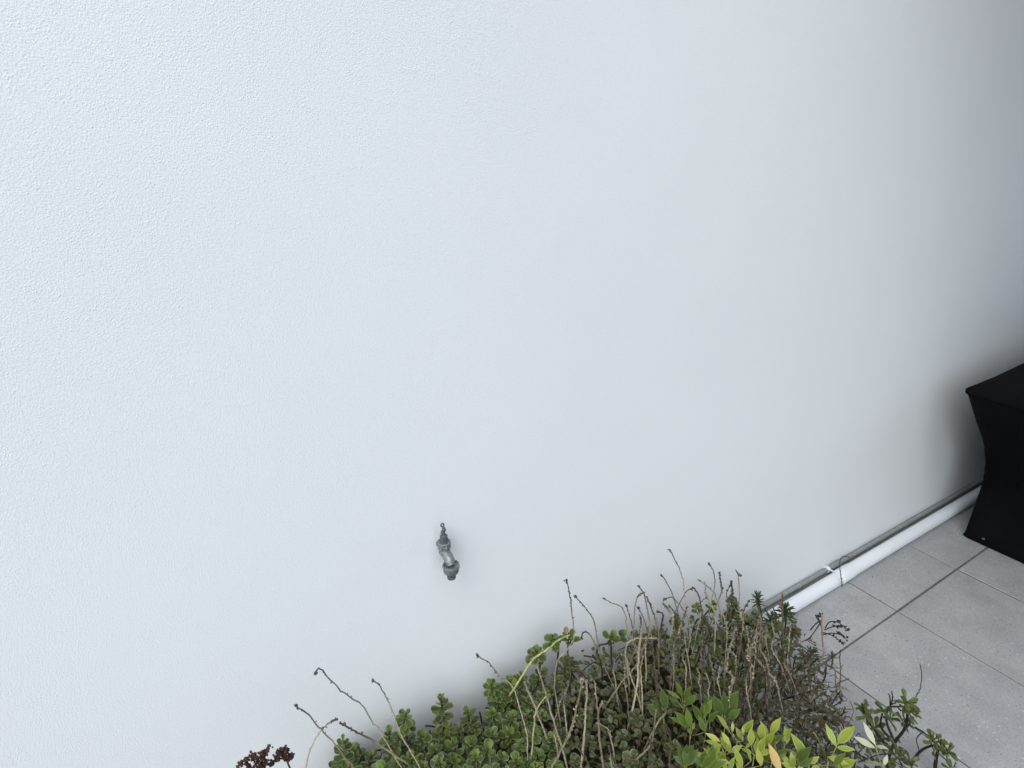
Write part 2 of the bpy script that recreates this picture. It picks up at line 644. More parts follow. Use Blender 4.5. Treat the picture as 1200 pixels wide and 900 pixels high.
# ------------------------------------------------------------ pipes along the foot of the wall
wp = thing("white_pipe", "long white plastic pipe lying on the tiles along the foot of the wall", "pipe", (2.0, .947, 0))
R1 = .0255
mb = MB().tube([(1.66, .947, R1), (1.80, .947, R1), (2.10, .9472, R1)], R1, 28)
shade_flat_edges(part("pipe_length", mb, M['white_pvc'], wp))
mb = MB().tube([(2.12, .9468, R1 + .002), (2.5, .9472, R1 + .001), (3.2, .946, R1), (4.4, .947, R1)], R1, 28)
shade_flat_edges(part("pipe_length", mb, M['white_pvc'], wp))
mb = MB().lathe((2.085, .947, R1 + .0022), (1, 0, 0), [(0, R1 + .0002), (0, R1 + .0022), (.004, R1 + .003), (.075, R1 + .003), (.079, R1 + .0022), (.079, R1 + .0002)], 28)
shade_flat_edges(part("socket", mb, M['white_pvc'], wp))

gp = thing("grey_pipe", "thin dull grey pipe squeezed between the wall and the white pipe", "pipe", (2.0, .991, 0))
R2 = .0098
pts = [(1.60 + .12 * k, 1.0005 - .0008 * abs(math.sin(k * 1.7)), .0262 + .0010 * math.sin(k * .9)) for k in range(24)]
shade_flat_edges(part("pipe_length", MB().tube(pts, R2, 20), M['grey_pvc'], gp))
mb = MB().lathe((2.13, 1.0005, .0265), (1, 0, 0), [(0, R2 + .0002), (0, R2 + .002), (.045, R2 + .002), (.045, R2 + .0002)], 20)
shade_flat_edges(part("coupling", mb, M['grey_pvc'], gp))
mb = MB().lathe((2.085, 1.0005, .0265), (1, 0, 0), [(0, R2 + .0003), (0, R2 + .0032), (.014, R2 + .0032), (.014, R2 + .0003)], 20)
mb.box((2.088, .965, .0325), (2.096, .992, .0355))
shade_flat_edges(part("clip", mb, M['white_pvc'], gp))

# ------------------------------------------------------------ wall tap
tap_x, tap_z = .4355, .787
YB, YS = .980, .950          # bonnet axis, spout axis
tap = thing("garden_tap", "small dull grey metal water tap fixed to the white wall", "tap", (tap_x, WALL_Y, tap_z))
mb = MB().lathe((tap_x + .005, WALL_Y - .0005, tap_z), (0, -1, 0), [(0, .0098), (.003, .0098), (.004, .0085), (.012, .0085)], 20)
shade_flat_edges(part("wall_inlet", mb, M['metal_dark'], tap))
mb = MB()
body = spline([(tap_x + .005, WALL_Y - .008, tap_z), (tap_x + .003, .995, tap_z), (tap_x, YB, tap_z - .001), (tap_x, .966, tap_z - .004),
               (tap_x, YS + .006, tap_z - .008), (tap_x, YS, tap_z - .016)], 5)
nb = len(body)
mb.tube(body, [.0084 + .0044 * min(1, i / (nb * .4)) - .0030 * (i / nb) for i in range(nb)], 20)
mb.tube([(tap_x, YB, tap_z - .002), (tap_x, YB, tap_z + .012)], [.0122, .0118], 20)
shade_flat_edges(part("tap_body", mb, M['metal'], tap), 50)
zb = tap_z + .010
mb = MB().lathe((tap_x, YB, zb), (0, 0, 1), [(0, .0130), (.001, .0150), (.0065, .0150), (.0068, .0138), (.0078, .0138), (.0081, .0150), (.0135, .0150), (.0145, .0138)], 8)
o = part("bonnet_nut", mb, M['metal'], tap, False)
bevel(o, .0007, 2)
mb = MB().lathe((tap_x, YB, zb + .0145), (0, 0, 1), [(0, .0112), (.002, .0112), (.003, .0074), (.008, .0070), (.009, .0082), (.0145, .0078), (.016, .0052)], 16)
shade_flat_edges(part("gland", mb, M['metal_dark'], tap))
zs = zb + .031
mb = MB()                                     # lever seen edge on: knobbly blade ending in an eye
lev = spline([(tap_x, YB, zs - .004), (tap_x - .0008, YB + .001, zs + .007), (tap_x + .0012, YB - .001, zs + .014), (tap_x - .0012, YB, zs + .022)], 4)
mb.tube(lev, [.0042, .0040, .0042, .0050, .0050, .0040, .0038, .0047, .0043, .0034, .0032, .0029, .0027], 10)
ring = [(tap_x - .0018 + .0034 * math.cos(a), YB, zs + .0252 + .0036 * math.sin(a)) for a in [2 * math.pi * k / 16 for k in range(17)]]
mb.tube(ring, .0016, 8, False)
part("lever", mb, M['metal_dark'], tap)
for sx in (-1, 1):                            # short stubs of the packing nut either side of the spindle
    part("lug", MB().lathe((tap_x + sx * .004, YB, zb + .024), (sx, 0, .9), [(0, .0022), (.0055, .0020), (.0062, .0012)], 8), M['metal_dark'], tap)
zn = tap_z - .0155
mb = MB().lathe((tap_x, YS, zn), (0, 0, -1), [(.004, .0100), (.003, .0135), (0, .0150), (0, .0178), (.003, .0186), (.005, .0186), (.0054, .0172), (.0165, .0166), (.0195, .0148), (.0195, .0085)], 16)
shade_flat_edges(part("hose_nut", mb, M['metal'], tap), 30)
mb = MB().lathe((tap_x, YS, zn - .0190), (0, 0, -1), [(0, .0090), (.009, .0088), (.0105, .0094), (.0155, .0092), (.0165, .0082), (.0165, .0058), (.006, .0056)], 18)
shade_flat_edges(part("nozzle", mb, M['metal_dark'], tap))

# ------------------------------------------------------------ covered barbecue
bbq = thing("covered_barbecue", "black fabric cover draped over a bulky barbecue standing by the wall", "barbecue", (3.5, .5, 0))
SIDE = [(0.0, 2.842), (.03, 2.848), (.12, 2.885), (.235, 2.925), (.333, 2.884), (.459, 2.79), (.63, 2.607), (.70, 2.533), (.755, 2.474), (.772, 2.457)]
CXB = 3.55


def side_x(z):
    return lerp_tab(SIDE, z)


def top_z(x, y):
    d = abs(x - CXB)
    s = max(0, min(1, (.56 - d) / .35))
    s = s * s * (3 - 2 * s)
    fy = max(0, 1 - ((y - .42) / .32) ** 4)
    return .776 + .030 * (1 - (d / 1.1) ** 2) + .30 * s * fy


def ring_pt(u, hx, y0, y1, cr):
    """u in 0..1 round a rounded rectangle, starting at the left back corner side"""
    w, h = 2 * hx, y1 - y0
    per = 2 * (w + h)
    d = u * per
    if d < h:
        x, y = -hx, y1 - d
    elif d < h + w:
        x, y = -hx + (d - h), y0
    elif d < 2 * h + w:
        x, y = hx, y0 + (d - h - w)
    else:
        x, y = hx - (d - 2 * h - w), y1
    # round the corners
    ax, ay = abs(x) - (hx - cr), abs(y - (y0 + y1) / 2) - (h / 2 - cr)
    if ax > 0 and ay > 0:
        l = math.hypot(ax, ay)
        k = cr / l if l > cr * .6 else 1
        if l > 0:
            k = cr / max(ax, ay) * (max(ax, ay) / l)
            k = cr / l if True else k
        ax2, ay2 = ax * min(1, k), ay * min(1, k)
        x = math.copysign(hx - cr + ax2, x)
        y = (y0 + y1) / 2 + math.copysign(h / 2 - cr + ay2, y - (y0 + y1) / 2)
    return x, y


mb = MB()
NR = 220
rows = []
zs_ = [0.004, .02, .05, .09, .14, .19, .24, .29, .34, .39, .44, .49, .54, .59, .64, .68, .71, .735, .755, .768]
for z in zs_:
    hx = CXB - side_x(z)
    yb = .835 + .025 * min(1, z / .25)
    rows.append((z, hx, .22, yb, .012 + .02 * min(1, z / .3), None))
for s in (.997, .99, .98, .955, .92, .86, .78, .68, .56, .42, .28, .14, .03):
    rows.append((None, (CXB - 2.457) * s, .54 - .32 * s, .54 + .32 * s, .03 * s, s))
for (z, hx, y0, y1, cr, s) in rows:
    for k in range(NR):
        x, y = ring_pt(k / NR, hx, y0, y1, cr)
        X = CXB + x
        if z is None:
            e = max(0, (s - .9) / .1)
            Z = top_z(X, y) - .022 * e * e
            mb.v.append(Vector((X, y, Z)))
        else:
            f = .010 * math.sin(z * 4.0) + .006
            nn = noise.noise((X * 5.0 + z * .8, y * 5.0, z * 1.5))
            sgn = -1 if x < 0 else 1
            on_side = 1 if abs(x) > hx - .03 else 0
            back = 1 if y > y1 - .02 else 0
            fold = .018 * nn * math.sin(math.pi * min(1, z / .76))
            mb.v.append(Vector((X + sgn * on_side * (f * 0 + fold), y + (0 if back else fold * (1 - on_side)), z)))
        mb.a.append(0)
for i in range(len(rows) - 1):
    for k in range(NR):
        a, b = i * NR + k, i * NR + (k + 1) % NR
        mb.f.append((a, b, b + NR, a + NR))
mb.f.append(tuple((len(rows) - 1) * NR + k for k in range(NR)))
part("cover", mb, M['fabric'], bbq)
# stitched hem at the bottom edge and a small eyelet in it
mb = MB()
hem = [ring_pt(k / 120, CXB - 2.842 + .002, .218, .837, .014) for k in range(120)]
mb.tube([(CXB + x, y, .012) for x, y in hem] + [(CXB + hem[0][0], hem[0][1], .012)], .0035, 6, False)
part("hem", mb, M['fabric'], bbq)
q = at(1153.5, 635, .765)
mb = MB().tube([(2.845 - .006, .762 + .004 * math.cos(a), .034 + .003 * math.sin(a)) for a in [2 * math.pi * k / 12 for k in range(13)]], .0016, 6, False)
part("eyelet", mb, M['metal_dark'], bbq)


# ------------------------------------------------------------ leaves
def leaf_mesh(name, L, W, m, prof, cup=.12, bend=.12, thick=.0016, fold=0.0, across=6):
    """leaf with thickness: base at the origin, along +X, face to +Z; attribute rim = 1 at the margin"""
    v, f, rim = [], [], []
    nr = len(prof)
    for side in (1, -1):
        for (t, w) in prof:
            for k in range(across + 1):
                u = -1 + 2 * k / across
                edge = abs(u) > .999 or t in (0.0, 1.0)
                z = cup * W * u * u - bend * L * t * t + fold * abs(u) * W
                th = 0 if edge else thick * (1 - u * u) * min(1, 4 * t * (1 - t) + .3)
                v.append((t * L, u * w * W / 2, z + side * th))
                r = max(abs(u), (t - .75) / .25 if t > .75 else 0)
                rim.append(max(r, .72 if (abs(u) < .1 and fold > 0) else 0))
    n1 = nr * (across + 1)
    for i in range(nr - 1):
        for k in range(across):
            a = i * (across + 1) + k
            b = a + across + 1
            f.append((a, b, b + 1, a + 1))
            f.append((n1 + a, n1 + a + 1, n1 + b + 1, n1 + b))
    me = bpy.data.meshes.new(name)
    me.from_pydata(v, [], f)
    at_ = me.attributes.new("rim", 'FLOAT', 'POINT')
    at_.data.foreach_set("value", rim)
    me.materials.append(m)
    me.polygons.foreach_set("use_smooth", [True] * len(f))
    me.update()
    return me


ROUND = [(0, .16), (.14, .26), (.32, .66), (.52, .95), (.70, 1.0), (.86, .80), (.96, .45), (1.0, .08)]
PADDLE = [(0, .18), (.2, .30), (.45, .62), (.68, .95), (.82, 1.0), (.93, .75), (1.0, .12)]
NARROW = [(0, .3), (.25, .8), (.5, 1.0), (.75, .8), (.92, .4), (1.0, .05)]
LANCE = [(0, .06), (.1, .35), (.25, .75), (.42, 1.0), (.58, .93), (.74, .66), (.88, .32), (1.0, .02)]
LM = {}
for key in ('round', 'round_grey', 'round_new'):
    LM[key] = [leaf_mesh("leaf", 1.0, w, M[key], ROUND, c, b, .05) for w, c, b in ((.80, .16, .10), (.90, .10, .18), (.72, .22, .05))]
LM['dry_leaf'] = [leaf_mesh("leaf", 1.0, w, M['dry_leaf'], ROUND, c, b, .02) for w, c, b in ((.6, .4, .3), (.5, .3, .5))]
LM['paddle'] = [leaf_mesh("leaf", 1.0, w, M['paddle'], PADDLE, c, b, .04) for w, c, b in ((.42, .15, .1), (.36, .25, .18), (.48, .1, .02))]
LM['needle'] = [leaf_mesh("leaf", 1.0, w, M['needle'], NARROW, .1, b, .05, across=4) for w, b in ((.26, .05), (.22, .15))]
for key in ('nandina', 'nandina_green', 'nandina_deep', 'nandina_pale', 'nandina_pink'):
    LM[key] = [leaf_mesh("leaf", 1.0, w, M[key], LANCE, 0, b, .008, f) for w, b, f in ((.25, .10, .10), (.29, .16, .06))]


def put_leaf(meshes, root, base, d, nrm, size, wide=1.0):
    """one leaf object, child of root; base/d/nrm in world space"""
    x = d.normalized()
    z = nrm - x * nrm.dot(x)
    if z.length < 1e-3:
        z = x.orthogonal()
    z.normalize()
    y = z.cross(x)
    o = bpy.data.objects.new("leaf", rnd.choice(meshes))
    col.objects.link(o)
    o.parent = root
    mtx = Matrix((x, y, z)).transposed().to_4x4()
    o.rotation_euler = mtx.to_euler()
    o.location = Vector(base) - root.location - (root.parent.location if root.parent else Vector((0, 0, 0)))
    o.scale = (size, size * wide, size)
    return o


# ------------------------------------------------------------ round-leaved succulent shoots
TOCAM = lambda p: (CAM - p).normalized()


def shoot(p, key, label, group, size=.027, tiers=5, lean=None, length=.13, dense=1.0, stem_mat='twig', step_f=.52):
    axis = Vector((0, 0, 1)) + Vector((rnd.gauss(0, .22), rnd.gauss(0, .22), 0)) + TOCAM(p) * .30
    if lean is not None:
        axis += lean
    axis.normalize()
    base = p - axis * length + Vector((rnd.gauss(0, .012), rnd.gauss(0, .012), 0))
    base.z = max(base.z, .005)
    root = thing("succulent_shoot", label, "succulent", base, group)
    mid = (base + p) / 2 + Vector((rnd.gauss(0, .006), rnd.gauss(0, .006), 0))
    low = [Vector((base.x + rnd.gauss(0, .01), min(base.y + rnd.gauss(0, .01), .98), .085 if base.x < 1.13 else .006))] if base.z > .12 else []
    sp = spline(low + [base, mid, p], 3)
    part("stem", MB().tube(sp, [.0031 - .001 * i / len(sp) for i in range(len(sp))], 5), M[stem_mat], root)
    u = axis.orthogonal().normalized()
    w = axis.cross(u)
    ph = rnd.uniform(0, 6.28)
    step = size * step_f
    for i in range(tiers):
        n = 2 if i == 0 else (3 if i < 2 else 4)
        el = math.radians((68, 46, 26, 12, 2, -6, -8, -10, -10)[i] + rnd.uniform(-8, 8))
        s = size * (.50, .78, .98, 1.05, 1.0, .95, .9, .9, .85)[i]
        for k in range(n):
            if i > 1 and rnd.random() > .92 * dense:
                continue
            a = ph + 2 * math.pi * k / n + rnd.uniform(-.25, .25)
            out = u * math.cos(a) + w * math.sin(a)
            d = out * math.cos(el) + axis * math.sin(el)
            nr = axis * math.cos(el) - out * math.sin(el) + Vector((rnd.gauss(0, .15), rnd.gauss(0, .15), rnd.gauss(0, .15)))
            kk = 'round_new' if (key == 'round' and i < 2 and rnd.random() < .75) else key
            b = p - axis * (i * step + rnd.uniform(-.1, .1) * step) + out * .002
            put_leaf(LM[kk], root, b, d, nr, s * rnd.uniform(.85, 1.15))
        ph += .8 + rnd.uniform(-.2, .2)
    return root


def inside(poly, x, y):
    c = False
    for (x1, y1), (x2, y2) in zip(poly, poly[1:] + poly[:1]):
        if (y1 > y) != (y2 > y) and x < (x2 - x1) * (y - y1) / (y2 - y1) + x1:
            c = not c
    return c


def scatter(poly, step, tries=6000, seed=1):
    r = random.Random(seed)
    xs, ys = [p[0] for p in poly], [p[1] for p in poly]
    out = []
    for _ in range(tries):
        x, y = r.uniform(min(xs), max(xs)), r.uniform(min(ys), max(ys))
        if inside(poly, x, y) and all((x - a) ** 2 + (y - b) ** 2 > step * step for a, b in out):
            out.append((x, y))
    return out


# shoots that stand out against the wall, each with its own words
p = at(517, 818, .915)
shoot(p, 'round', "tall leafy succulent shoot standing like a small tower against the wall", None, .0235, 9, Vector((0, .1, 2.5)), .22, step_f=.68)
p = at(476, 836, .90)
shoot(p, 'round', "green succulent shoot with a dark round tip leaf, left of the tower shoot", None, .021, 6, None, .14)
p = at(628, 762, .93)
shoot(p, 'round', "lone green rosette touching the wall at the end of a pale stem", None, .024, 4, Vector((-.3, 0, .2)), .12)
p = at(648, 748, .93)
shoot(p, 'round', "small round-leaved rosette beside a brown dead leaf against the wall", None, .022, 4, None, .12)
p = at(667, 742, .92)
shoot(p, 'round', "succulent rosette half behind the light green stalk by the wall", None, .025, 3, None, .12)
p = at(718, 745, .94)
shoot(p, 'needle' and 'round', "dark green rosette in the gap where the wall shows between dry stalks", None, .026, 3, None, .12)
p = at(730, 742, .94)
shoot(p, 'round', "dark round-leaved rosette right beside the gap in the dry stalks", None, .024, 3, None, .12)
p = at(575, 802, .92)
shoot(p, 'round', "succulent shoot with two round dark leaves against the wall right of the tower shoot", None, .022, 6, None, .13)

for lab, px, py, sz in (("small olive shoot at the far left end of the mat under the flat-lying stalk", 402, 868, .020),
                        ("shoot with a light tip just right of the flat-lying dark stalk", 456, 856, .021),
                        ("short shoot against the wall between the tower shoot and the dark-tipped pair", 548, 832, .020),
                        ("dark shoot against the wall directly under the leaning stalk below the tap", 598, 796, .022),
                        ("upright shoot against the wall right of the leaning stalk below the tap", 612, 792, .022),
                        ("shaded shoot below the lone green rosette", 636, 786, .021),
                        ("olive shoot beside the pale knotted stalk, under the brown dead leaf", 664, 772, .020)):
    shoot(at(px, py, .925), 'round', lab, None, sz, 6, Vector((0, 0, .6)), .14, step_f=.6)
ZA = [(382, 900), (400, 880), (425, 874), (440, 884), (462, 868), (486, 850), (505, 856), (535, 850), (560, 838), (575, 822), (592, 812), (612, 806),
      (640, 812), (640, 850), (655, 880), (650, 915), (640, 940), (380, 940)]
for (x, y) in scatter(ZA, 16.2, seed=3):
    sz = rnd.uniform(.016, .0265)
    zone = ("at the left end of the mat", "left of the tower shoot", "below the tower shoot", "below the leaning stalk", "beside the pale crossing stalks")[sum(x > v for v in (430, 490, 545, 600))]
    row = "along the wall" if y < 866 else ("at the bottom edge" if y > 888 else "in the middle row")
    look = "large" if sz > .0230 else ("small" if sz < .0195 else "middling")
    shoot(hit(x, y), 'round', look + " green round-leaved shoot " + zone + ", " + row, "green succulent shoots in the mat below the tap", sz, 5, None, .13)
ZB = [(655, 775), (700, 765), (730, 775), (745, 800), (790, 820), (800, 850), (790, 880), (800, 930), (660, 930), (668, 880), (655, 840), (645, 810)]
for (x, y) in scatter(ZB, 27, seed=5):
    sz = rnd.uniform(.016, .024)
    zone = ("beside the green mat", "behind the pale kinked stalk", "left of the bright green seedlings")[sum(x > v for v in (690, 740))]
    row = "at the bottom edge" if y > 880 else ("in the middle" if y > 825 else "high under the wall gap")
    shoot(hit(x, y, -.02), 'round_grey', ("large" if sz > .020 else "small") + " greyish succulent shoot " + zone + ", " + row, "greyish succulent shoots among the dry stalks",
          sz, 4, None, .13, .85)
ZC = [(745, 745), (800, 735), (860, 715), (905, 725), (925, 760), (890, 800), (820, 805), (760, 800)]
ZW = [(742, 742), (790, 715), (840, 700), (890, 700), (925, 728), (930, 752), (880, 748), (800, 750)]
for (x, y) in scatter(ZW, 20, seed=8):
    p = hit(x, y, .01)
    zone = ("right of the wall gap", "under the tallest stalk", "left of the dark rosettes", "beside the dark rosettes")[sum(x > v for v in (785, 830, 880))]
    kk = rnd.choice(('round', 'round_grey', 'round_grey'))
    shoot(p, kk, ("olive green" if kk == 'round' else "dull grey-green") + " small-leaved shoot at the top of the thicket, " + zone, "small shoots along the top of the thicket", rnd.uniform(.014, .020), 5, None, .14)
for (x, y) in scatter(ZC, 21, seed=6):
    kk = rnd.choice(('round', 'round_grey'))
    zone = ("below the tallest stalk", "behind the ivory spike", "behind the reddish-topped stalk")[sum(x > v for v in (820, 872))]
    shoot(hit(x, y, -.05), kk, ("dull green" if kk == 'round' else "greyish") + " succulent shoot half hidden " + zone + (", high up" if y < 765 else ", low down"), "succulent shoots behind the upright stalks",
          rnd.uniform(.021, .027), 4, None, .12, .8)


# narrow-leaved dark rosettes at the right end, by the pipes
def needle_shoot(px, py, y, label, size=.034, tiers=4, n=7, key='needle', lean=None, length=.12, spread=1.0):
    p = at(px, py, y)
    axis = (Vector((rnd.gauss(0, .12), rnd.gauss(0, .12), 1)) + (lean if lean is not None else Vector((0, 0, 0)))).normalized()
    base = p - axis * length
    base.z = max(base.z, .004)
    root = thing("succulent_shoot", label, "succulent", base)
    part("stem", MB().tube(spline([base, (base + p) / 2 + Vector((.006, 0, 0)), p], 3), .0030, 6), M['twig'], root)
    u = axis.orthogonal().normalized()
    w = axis.cross(u)
    ph = rnd.uniform(0, 6.28)
    for i in range(tiers):
        el = math.radians((62, 38, 16, 0, -12)[i])
        for k in range(n):
            a = ph + 2 * math.pi * k / n + rnd.uniform(-.2, .2)
            out = u * math.cos(a) + w * math.sin(a)
            d = out * math.cos(el) + axis * math.sin(el)
            put_leaf(LM[key], root, p - axis * (i * .011), d, axis * math.cos(el) - out * math.sin(el), size * (.6, .9, 1, 1, .9)[i] * rnd.uniform(.85, 1.1))
        ph += .45
    return root


needle_shoot(887, 697, .90, "dark narrow-leaved succulent tip in front of the wall, left of the grey pipe's end", .026, 4, 6)
needle_shoot(921, 712, .86, "dark narrow-leaved rosette round a reddish stalk in front of the white pipe's end", .036, 4, 8)
needle_shoot(905, 722, .84, "dark green rosette hiding where the two pipes end", .034, 4, 7)
needle_shoot(953, 765, .74, "dark green rosette hanging over the tiles beside the red stem", .034, 4, 8, lean=Vector((.25, -.15, 0)), length=.10)
needle_shoot(975, 768, .72, "small dark rosette at the edge of the plants, right of the red stem", .024, 2, 6)
needle_shoot(937, 782, .70, "low olive rosette drooping below the red stem over the tiles", .030, 2, 5, 'paddle', Vector((.3, -.2, -.2)), .08)
needle_shoot(930, 738, .80, "brownish crowded rosette just below the white pipe's end", .028, 3, 7, 'dry_leaf')
needle_shoot(862, 708, .90, "dull narrow-leaved tip between the two knobbly stalks at the top of the clump", .026, 3, 6)


# ------------------------------------------------------------ dry flower stalks
def stalk(label, pts, y_tip, y_base, m='stalk', r=.0016, buds=12, head=.006, group=None, bud_from=0.0, bud_to=.45, budr=1.0, tip_dark=.45, cat="flower stalk"):
    """pts run from the tip down to the base in the picture; the stalk stands between the depths y_tip and y_base"""
    n = len(pts)
    B0 = foot_at(*pts[-1], y_base)
    P = [upright(x, y, B0, (y_tip - y_base) * .35 * (1 - i / (n - 1))) for i, (x, y) in enumerate(pts)]
    # carry the foot on into the planting
    dn = (P[-1] - P[-2]).normalized()
    foot = P[-1] + (Vector((dn.x, dn.y * .5, min(dn.z, -.5)))).normalized() * .10
    foot.z = max(foot.z, .03)
    P = spline(P + [foot], 5)
    for k in range(1, len(P) - 1):
        P[k] += Vector((rnd.gauss(0, .0006), rnd.gauss(0, .0006), rnd.gauss(0, .0006)))
    P = P[::-1]
    root = thing("dry_flower_stalk", label, cat, P[0], group)
    N_ = len(P)
    ages = [max(0, min(1, (i / (N_ - 1) - (1 - tip_dark)) / (tip_dark * .6))) for i in range(N_)]
    rad = [r * (.94 - .22 * i / (N_ - 1)) * rnd.uniform(.9, 1.12) for i in range(N_)]
    part("stem", MB().tube(P, rad, 6, True, ages), M[m], root)
    hb = MB()
    ax = (P[-1] - P[-3]).normalized()
    for k in range(7 if head > 0 else 0):
        hb.blob(P[-1] + ax * rnd.uniform(-.8, .4) * head + Vector((rnd.gauss(0, 1), rnd.gauss(0, 1), rnd.gauss(0, 1))) * head * .24, head * rnd.uniform(.28, .5), 1)
    for k in range(buds):
        t = 1 - (bud_from + (bud_to - bud_from) * (k + rnd.random()) / max(1, buds))
        i = min(N_ - 2, int(t * (N_ - 1)))
        q = P[i].lerp(P[i + 1], t * (N_ - 1) - i)
        off = Vector((rnd.gauss(0, 1), rnd.gauss(0, 1), rnd.gauss(0, 1))).normalized() * r * rnd.uniform(.8, 1.9)
        hb.blob(q + off, rnd.uniform(.0013, .0023) * budr, ages[i])
    if hb.v:
        part("seed_head", hb, M[m], root)
    return root


D = "thin dry flower stalk with dark beaded tip"
stalk("thin beaded dry stalk crossed by a shorter one at the left end of the plants", [(347, 827), (362, 838), (376, 855), (392, 871), (404, 888), (418, 902)], .88, .84)
stalk("short dry stalk leaning right, crossing a longer one at the far left", [(393, 843), (384, 848), (375, 858), (364, 877), (357, 902)], .88, .86, buds=8)
stalk("short dark stalk lying almost flat just above the left end of the leaves", [(400, 848), (413, 855), (424, 861), (438, 868), (446, 874)], .90, .88, r=.0021, tip_dark=.9)
stalk("dry stalk with a small hooked tip reaching farthest up at the left", [(370, 789), (374, 783), (384, 793), (403, 812), (424, 826), (436, 846), (443, 853), (454, 872)], .94, .88, tip_dark=.8, buds=16)
stalk("dry stalk curving up to the left between the hooked stalk and the tower shoot", [(436, 797), (446, 805), (456, 824), (464, 845), (470, 861), (475, 870)], .93, .86, tip_dark=.4)
stalk("long dry stalk leaning left in front of the wall below the tap", [(559, 768), (573, 777), (587, 793), (601, 805), (609, 830), (617, 858), (618, 878)], .95, .80, tip_dark=.45, buds=14)
stalk("upright beaded stalk with a light green middle, tallest in the centre left", [(664, 681), (668, 700), (670, 716), (672, 733), (673, 746), (667, 758), (656, 770), (651, 785), (650, 805), (655, 835)], .93, .82, buds=18, tip_dark=.35, bud_to=.4)
stalk("arched dry stalk just right of the upright green-stemmed one", [(674, 699), (686, 712), (696, 728), (699, 745), (703, 765), (712, 790), (723, 813), (728, 830)], .95, .80, buds=12, tip_dark=.4)
stalk("dry stalk bent sharply with its tip pointing left, alone against the wall", [(707, 701), (718, 707), (728, 711), (733, 722), (735, 737), (740, 748)], .95, .92, tip_dark=.7)
stalk("short straight dry stalk right of the sharply bent one", [(734, 710), (738, 722), (742, 738)], .95, .92, buds=5, tip_dark=.8)
stalk("dark stalk with a straight leaning tip over a hooked one in the centre", [(748, 687), (755, 696), (758, 712), (761, 726)], .95, .92, buds=10, tip_dark=.8, r=.0022)
stalk("thin hooked dry stalk under the leaning dark tip in the centre", [(747, 699), (754, 695), (748, 698), (744, 712), (743, 728)], .95, .92, buds=4, tip_dark=.9, head=.004)
stalk("tiny dry stalk with knob head low between two taller ones", [(748, 712), (752, 720), (756, 730)], .94, .92, buds=3, tip_dark=.8)
stalk("tallest dry stalk of all, rising highest over the right half of the clump", [(785, 645), (791, 656), (797, 668), (801, 682), (802, 694), (805, 715), (809, 735), (808, 755), (801, 785), (799, 812)], .96, .84, buds=22, tip_dark=.33)
stalk("beaded dry stalk leaning left beside the tallest one", [(775, 674), (781, 682), (787, 694), (791, 706), (797, 730)], .95, .92, buds=10, tip_dark=.9)
stalk("low stalk with a fat drooping head left of the tallest one", [(779, 702), (787, 700), (794, 706), (799, 712)], .93, .91, buds=4, head=.009, tip_dark=1)
stalk("dark bent stalk arching down right of the tallest one", [(812, 688), (818, 696), (821, 708), (823, 722)], .94, .91, buds=10, tip_dark=.9, r=.0024)
stalk("curved dark stalk with a nodding tip above the right half", [(831, 661), (836, 669), (838, 683), (835, 698), (832, 715)], .95, .90, buds=10, tip_dark=.7)
stalk("thin stalk slanting right across the curved nodding one", [(819, 680), (828, 686), (836, 693), (840, 703)], .94, .91, buds=5, tip_dark=.9)
stalk("thick upright beaded spike right of the curved nodding stalk", [(843, 671), (845, 684), (846, 693), (841, 705), (836, 720)], .94, .90, buds=16, budr=1.7, tip_dark=.7, r=.0024)
stalk("short thick knobbly spike beside a hooked thin stalk", [(857, 684), (858, 695), (855, 706)], .93, .90, buds=12, budr=1.8, tip_dark=1, r=.0026)
stalk("thin stalk with a bent-over dark head, last before the dark rosettes", [(867, 674), (862, 668), (865, 675), (866, 690), (866, 702)], .94, .91, buds=5, head=.008, tip_dark=.8)
stalk("small side stalk sticking out right from the tallest one", [(811, 690), (806, 692), (802, 697)], .93, .93, buds=2, tip_dark=1)
stalk("stubby dark stalk arching over the shaded wall gap in the centre", [(784, 710), (790, 717), (795, 728), (797, 742)], .93, .90, buds=8, tip_dark=.9, r=.0024)
stalk("thick brown stalk with a knob, in front of the shaded wall gap", [(770, 717), (777, 720), (775, 735), (774, 748)], .93, .90, buds=4, r=.003, tip_dark=1, head=.007)
stalk("short black arched stalk in the gap left of the dark rosettes", [(681, 748), (684, 741), (690, 742), (695, 750)], .94, .93, buds=5, tip_dark=1, r=.0022)

# pale stalks in front of the leaves
T = 'stalk_tan'
stalk("pale yellow-green bare stem running from the lone rosette up to the wall stalk", [(668, 744), (655, 750), (640, 762), (628, 770), (621, 778)], .90, .89, 'stalk_green', .0026, 0, 0)
stalk("pale leaning stalk with knots, left of the crossing pair", [(630, 782), (636, 800), (644, 828), (651, 852), (659, 878)], .84, .74, T, .0026, 8, .004)
stalk("short pale stalk ending in the succulent mat, left of the leaning knotted one", [(615, 800), (620, 813), (629, 834)], .84, .80, T, .0024, 3, .004)
stalk("pale stalk forking against the leaning knotted one", [(640, 815), (631, 828), (627, 838), (626, 850)], .80, .78, T, .0022, 2, 0)
stalk("long tan stalk sweeping down left from the brown thicket", [(682, 797), (679, 815), (674, 838), (666, 862), (655, 884), (646, 902)], .82, .70, T, .003, 16, .007, bud_to=.5, budr=1.3)
stalk("tan stalk beside the sweeping one, standing nearly straight", [(687, 798), (688, 815), (686, 835), (685, 860), (682, 888)], .80, .72, T, .003, 8, .006)
stalk("pale kinked stalk with knots in the middle of the bottom edge", [(706, 822), (701, 836), (702, 858), (704, 880), (708, 904)], .77, .68, T, .003, 8, .004)
stalk("pale curved bare stem sweeping down left at the bottom edge", [(769, 832), (767, 850), (764, 868), (757, 880), (746, 889), (733, 902)], .73, .68, T, .0028, 2, .003)
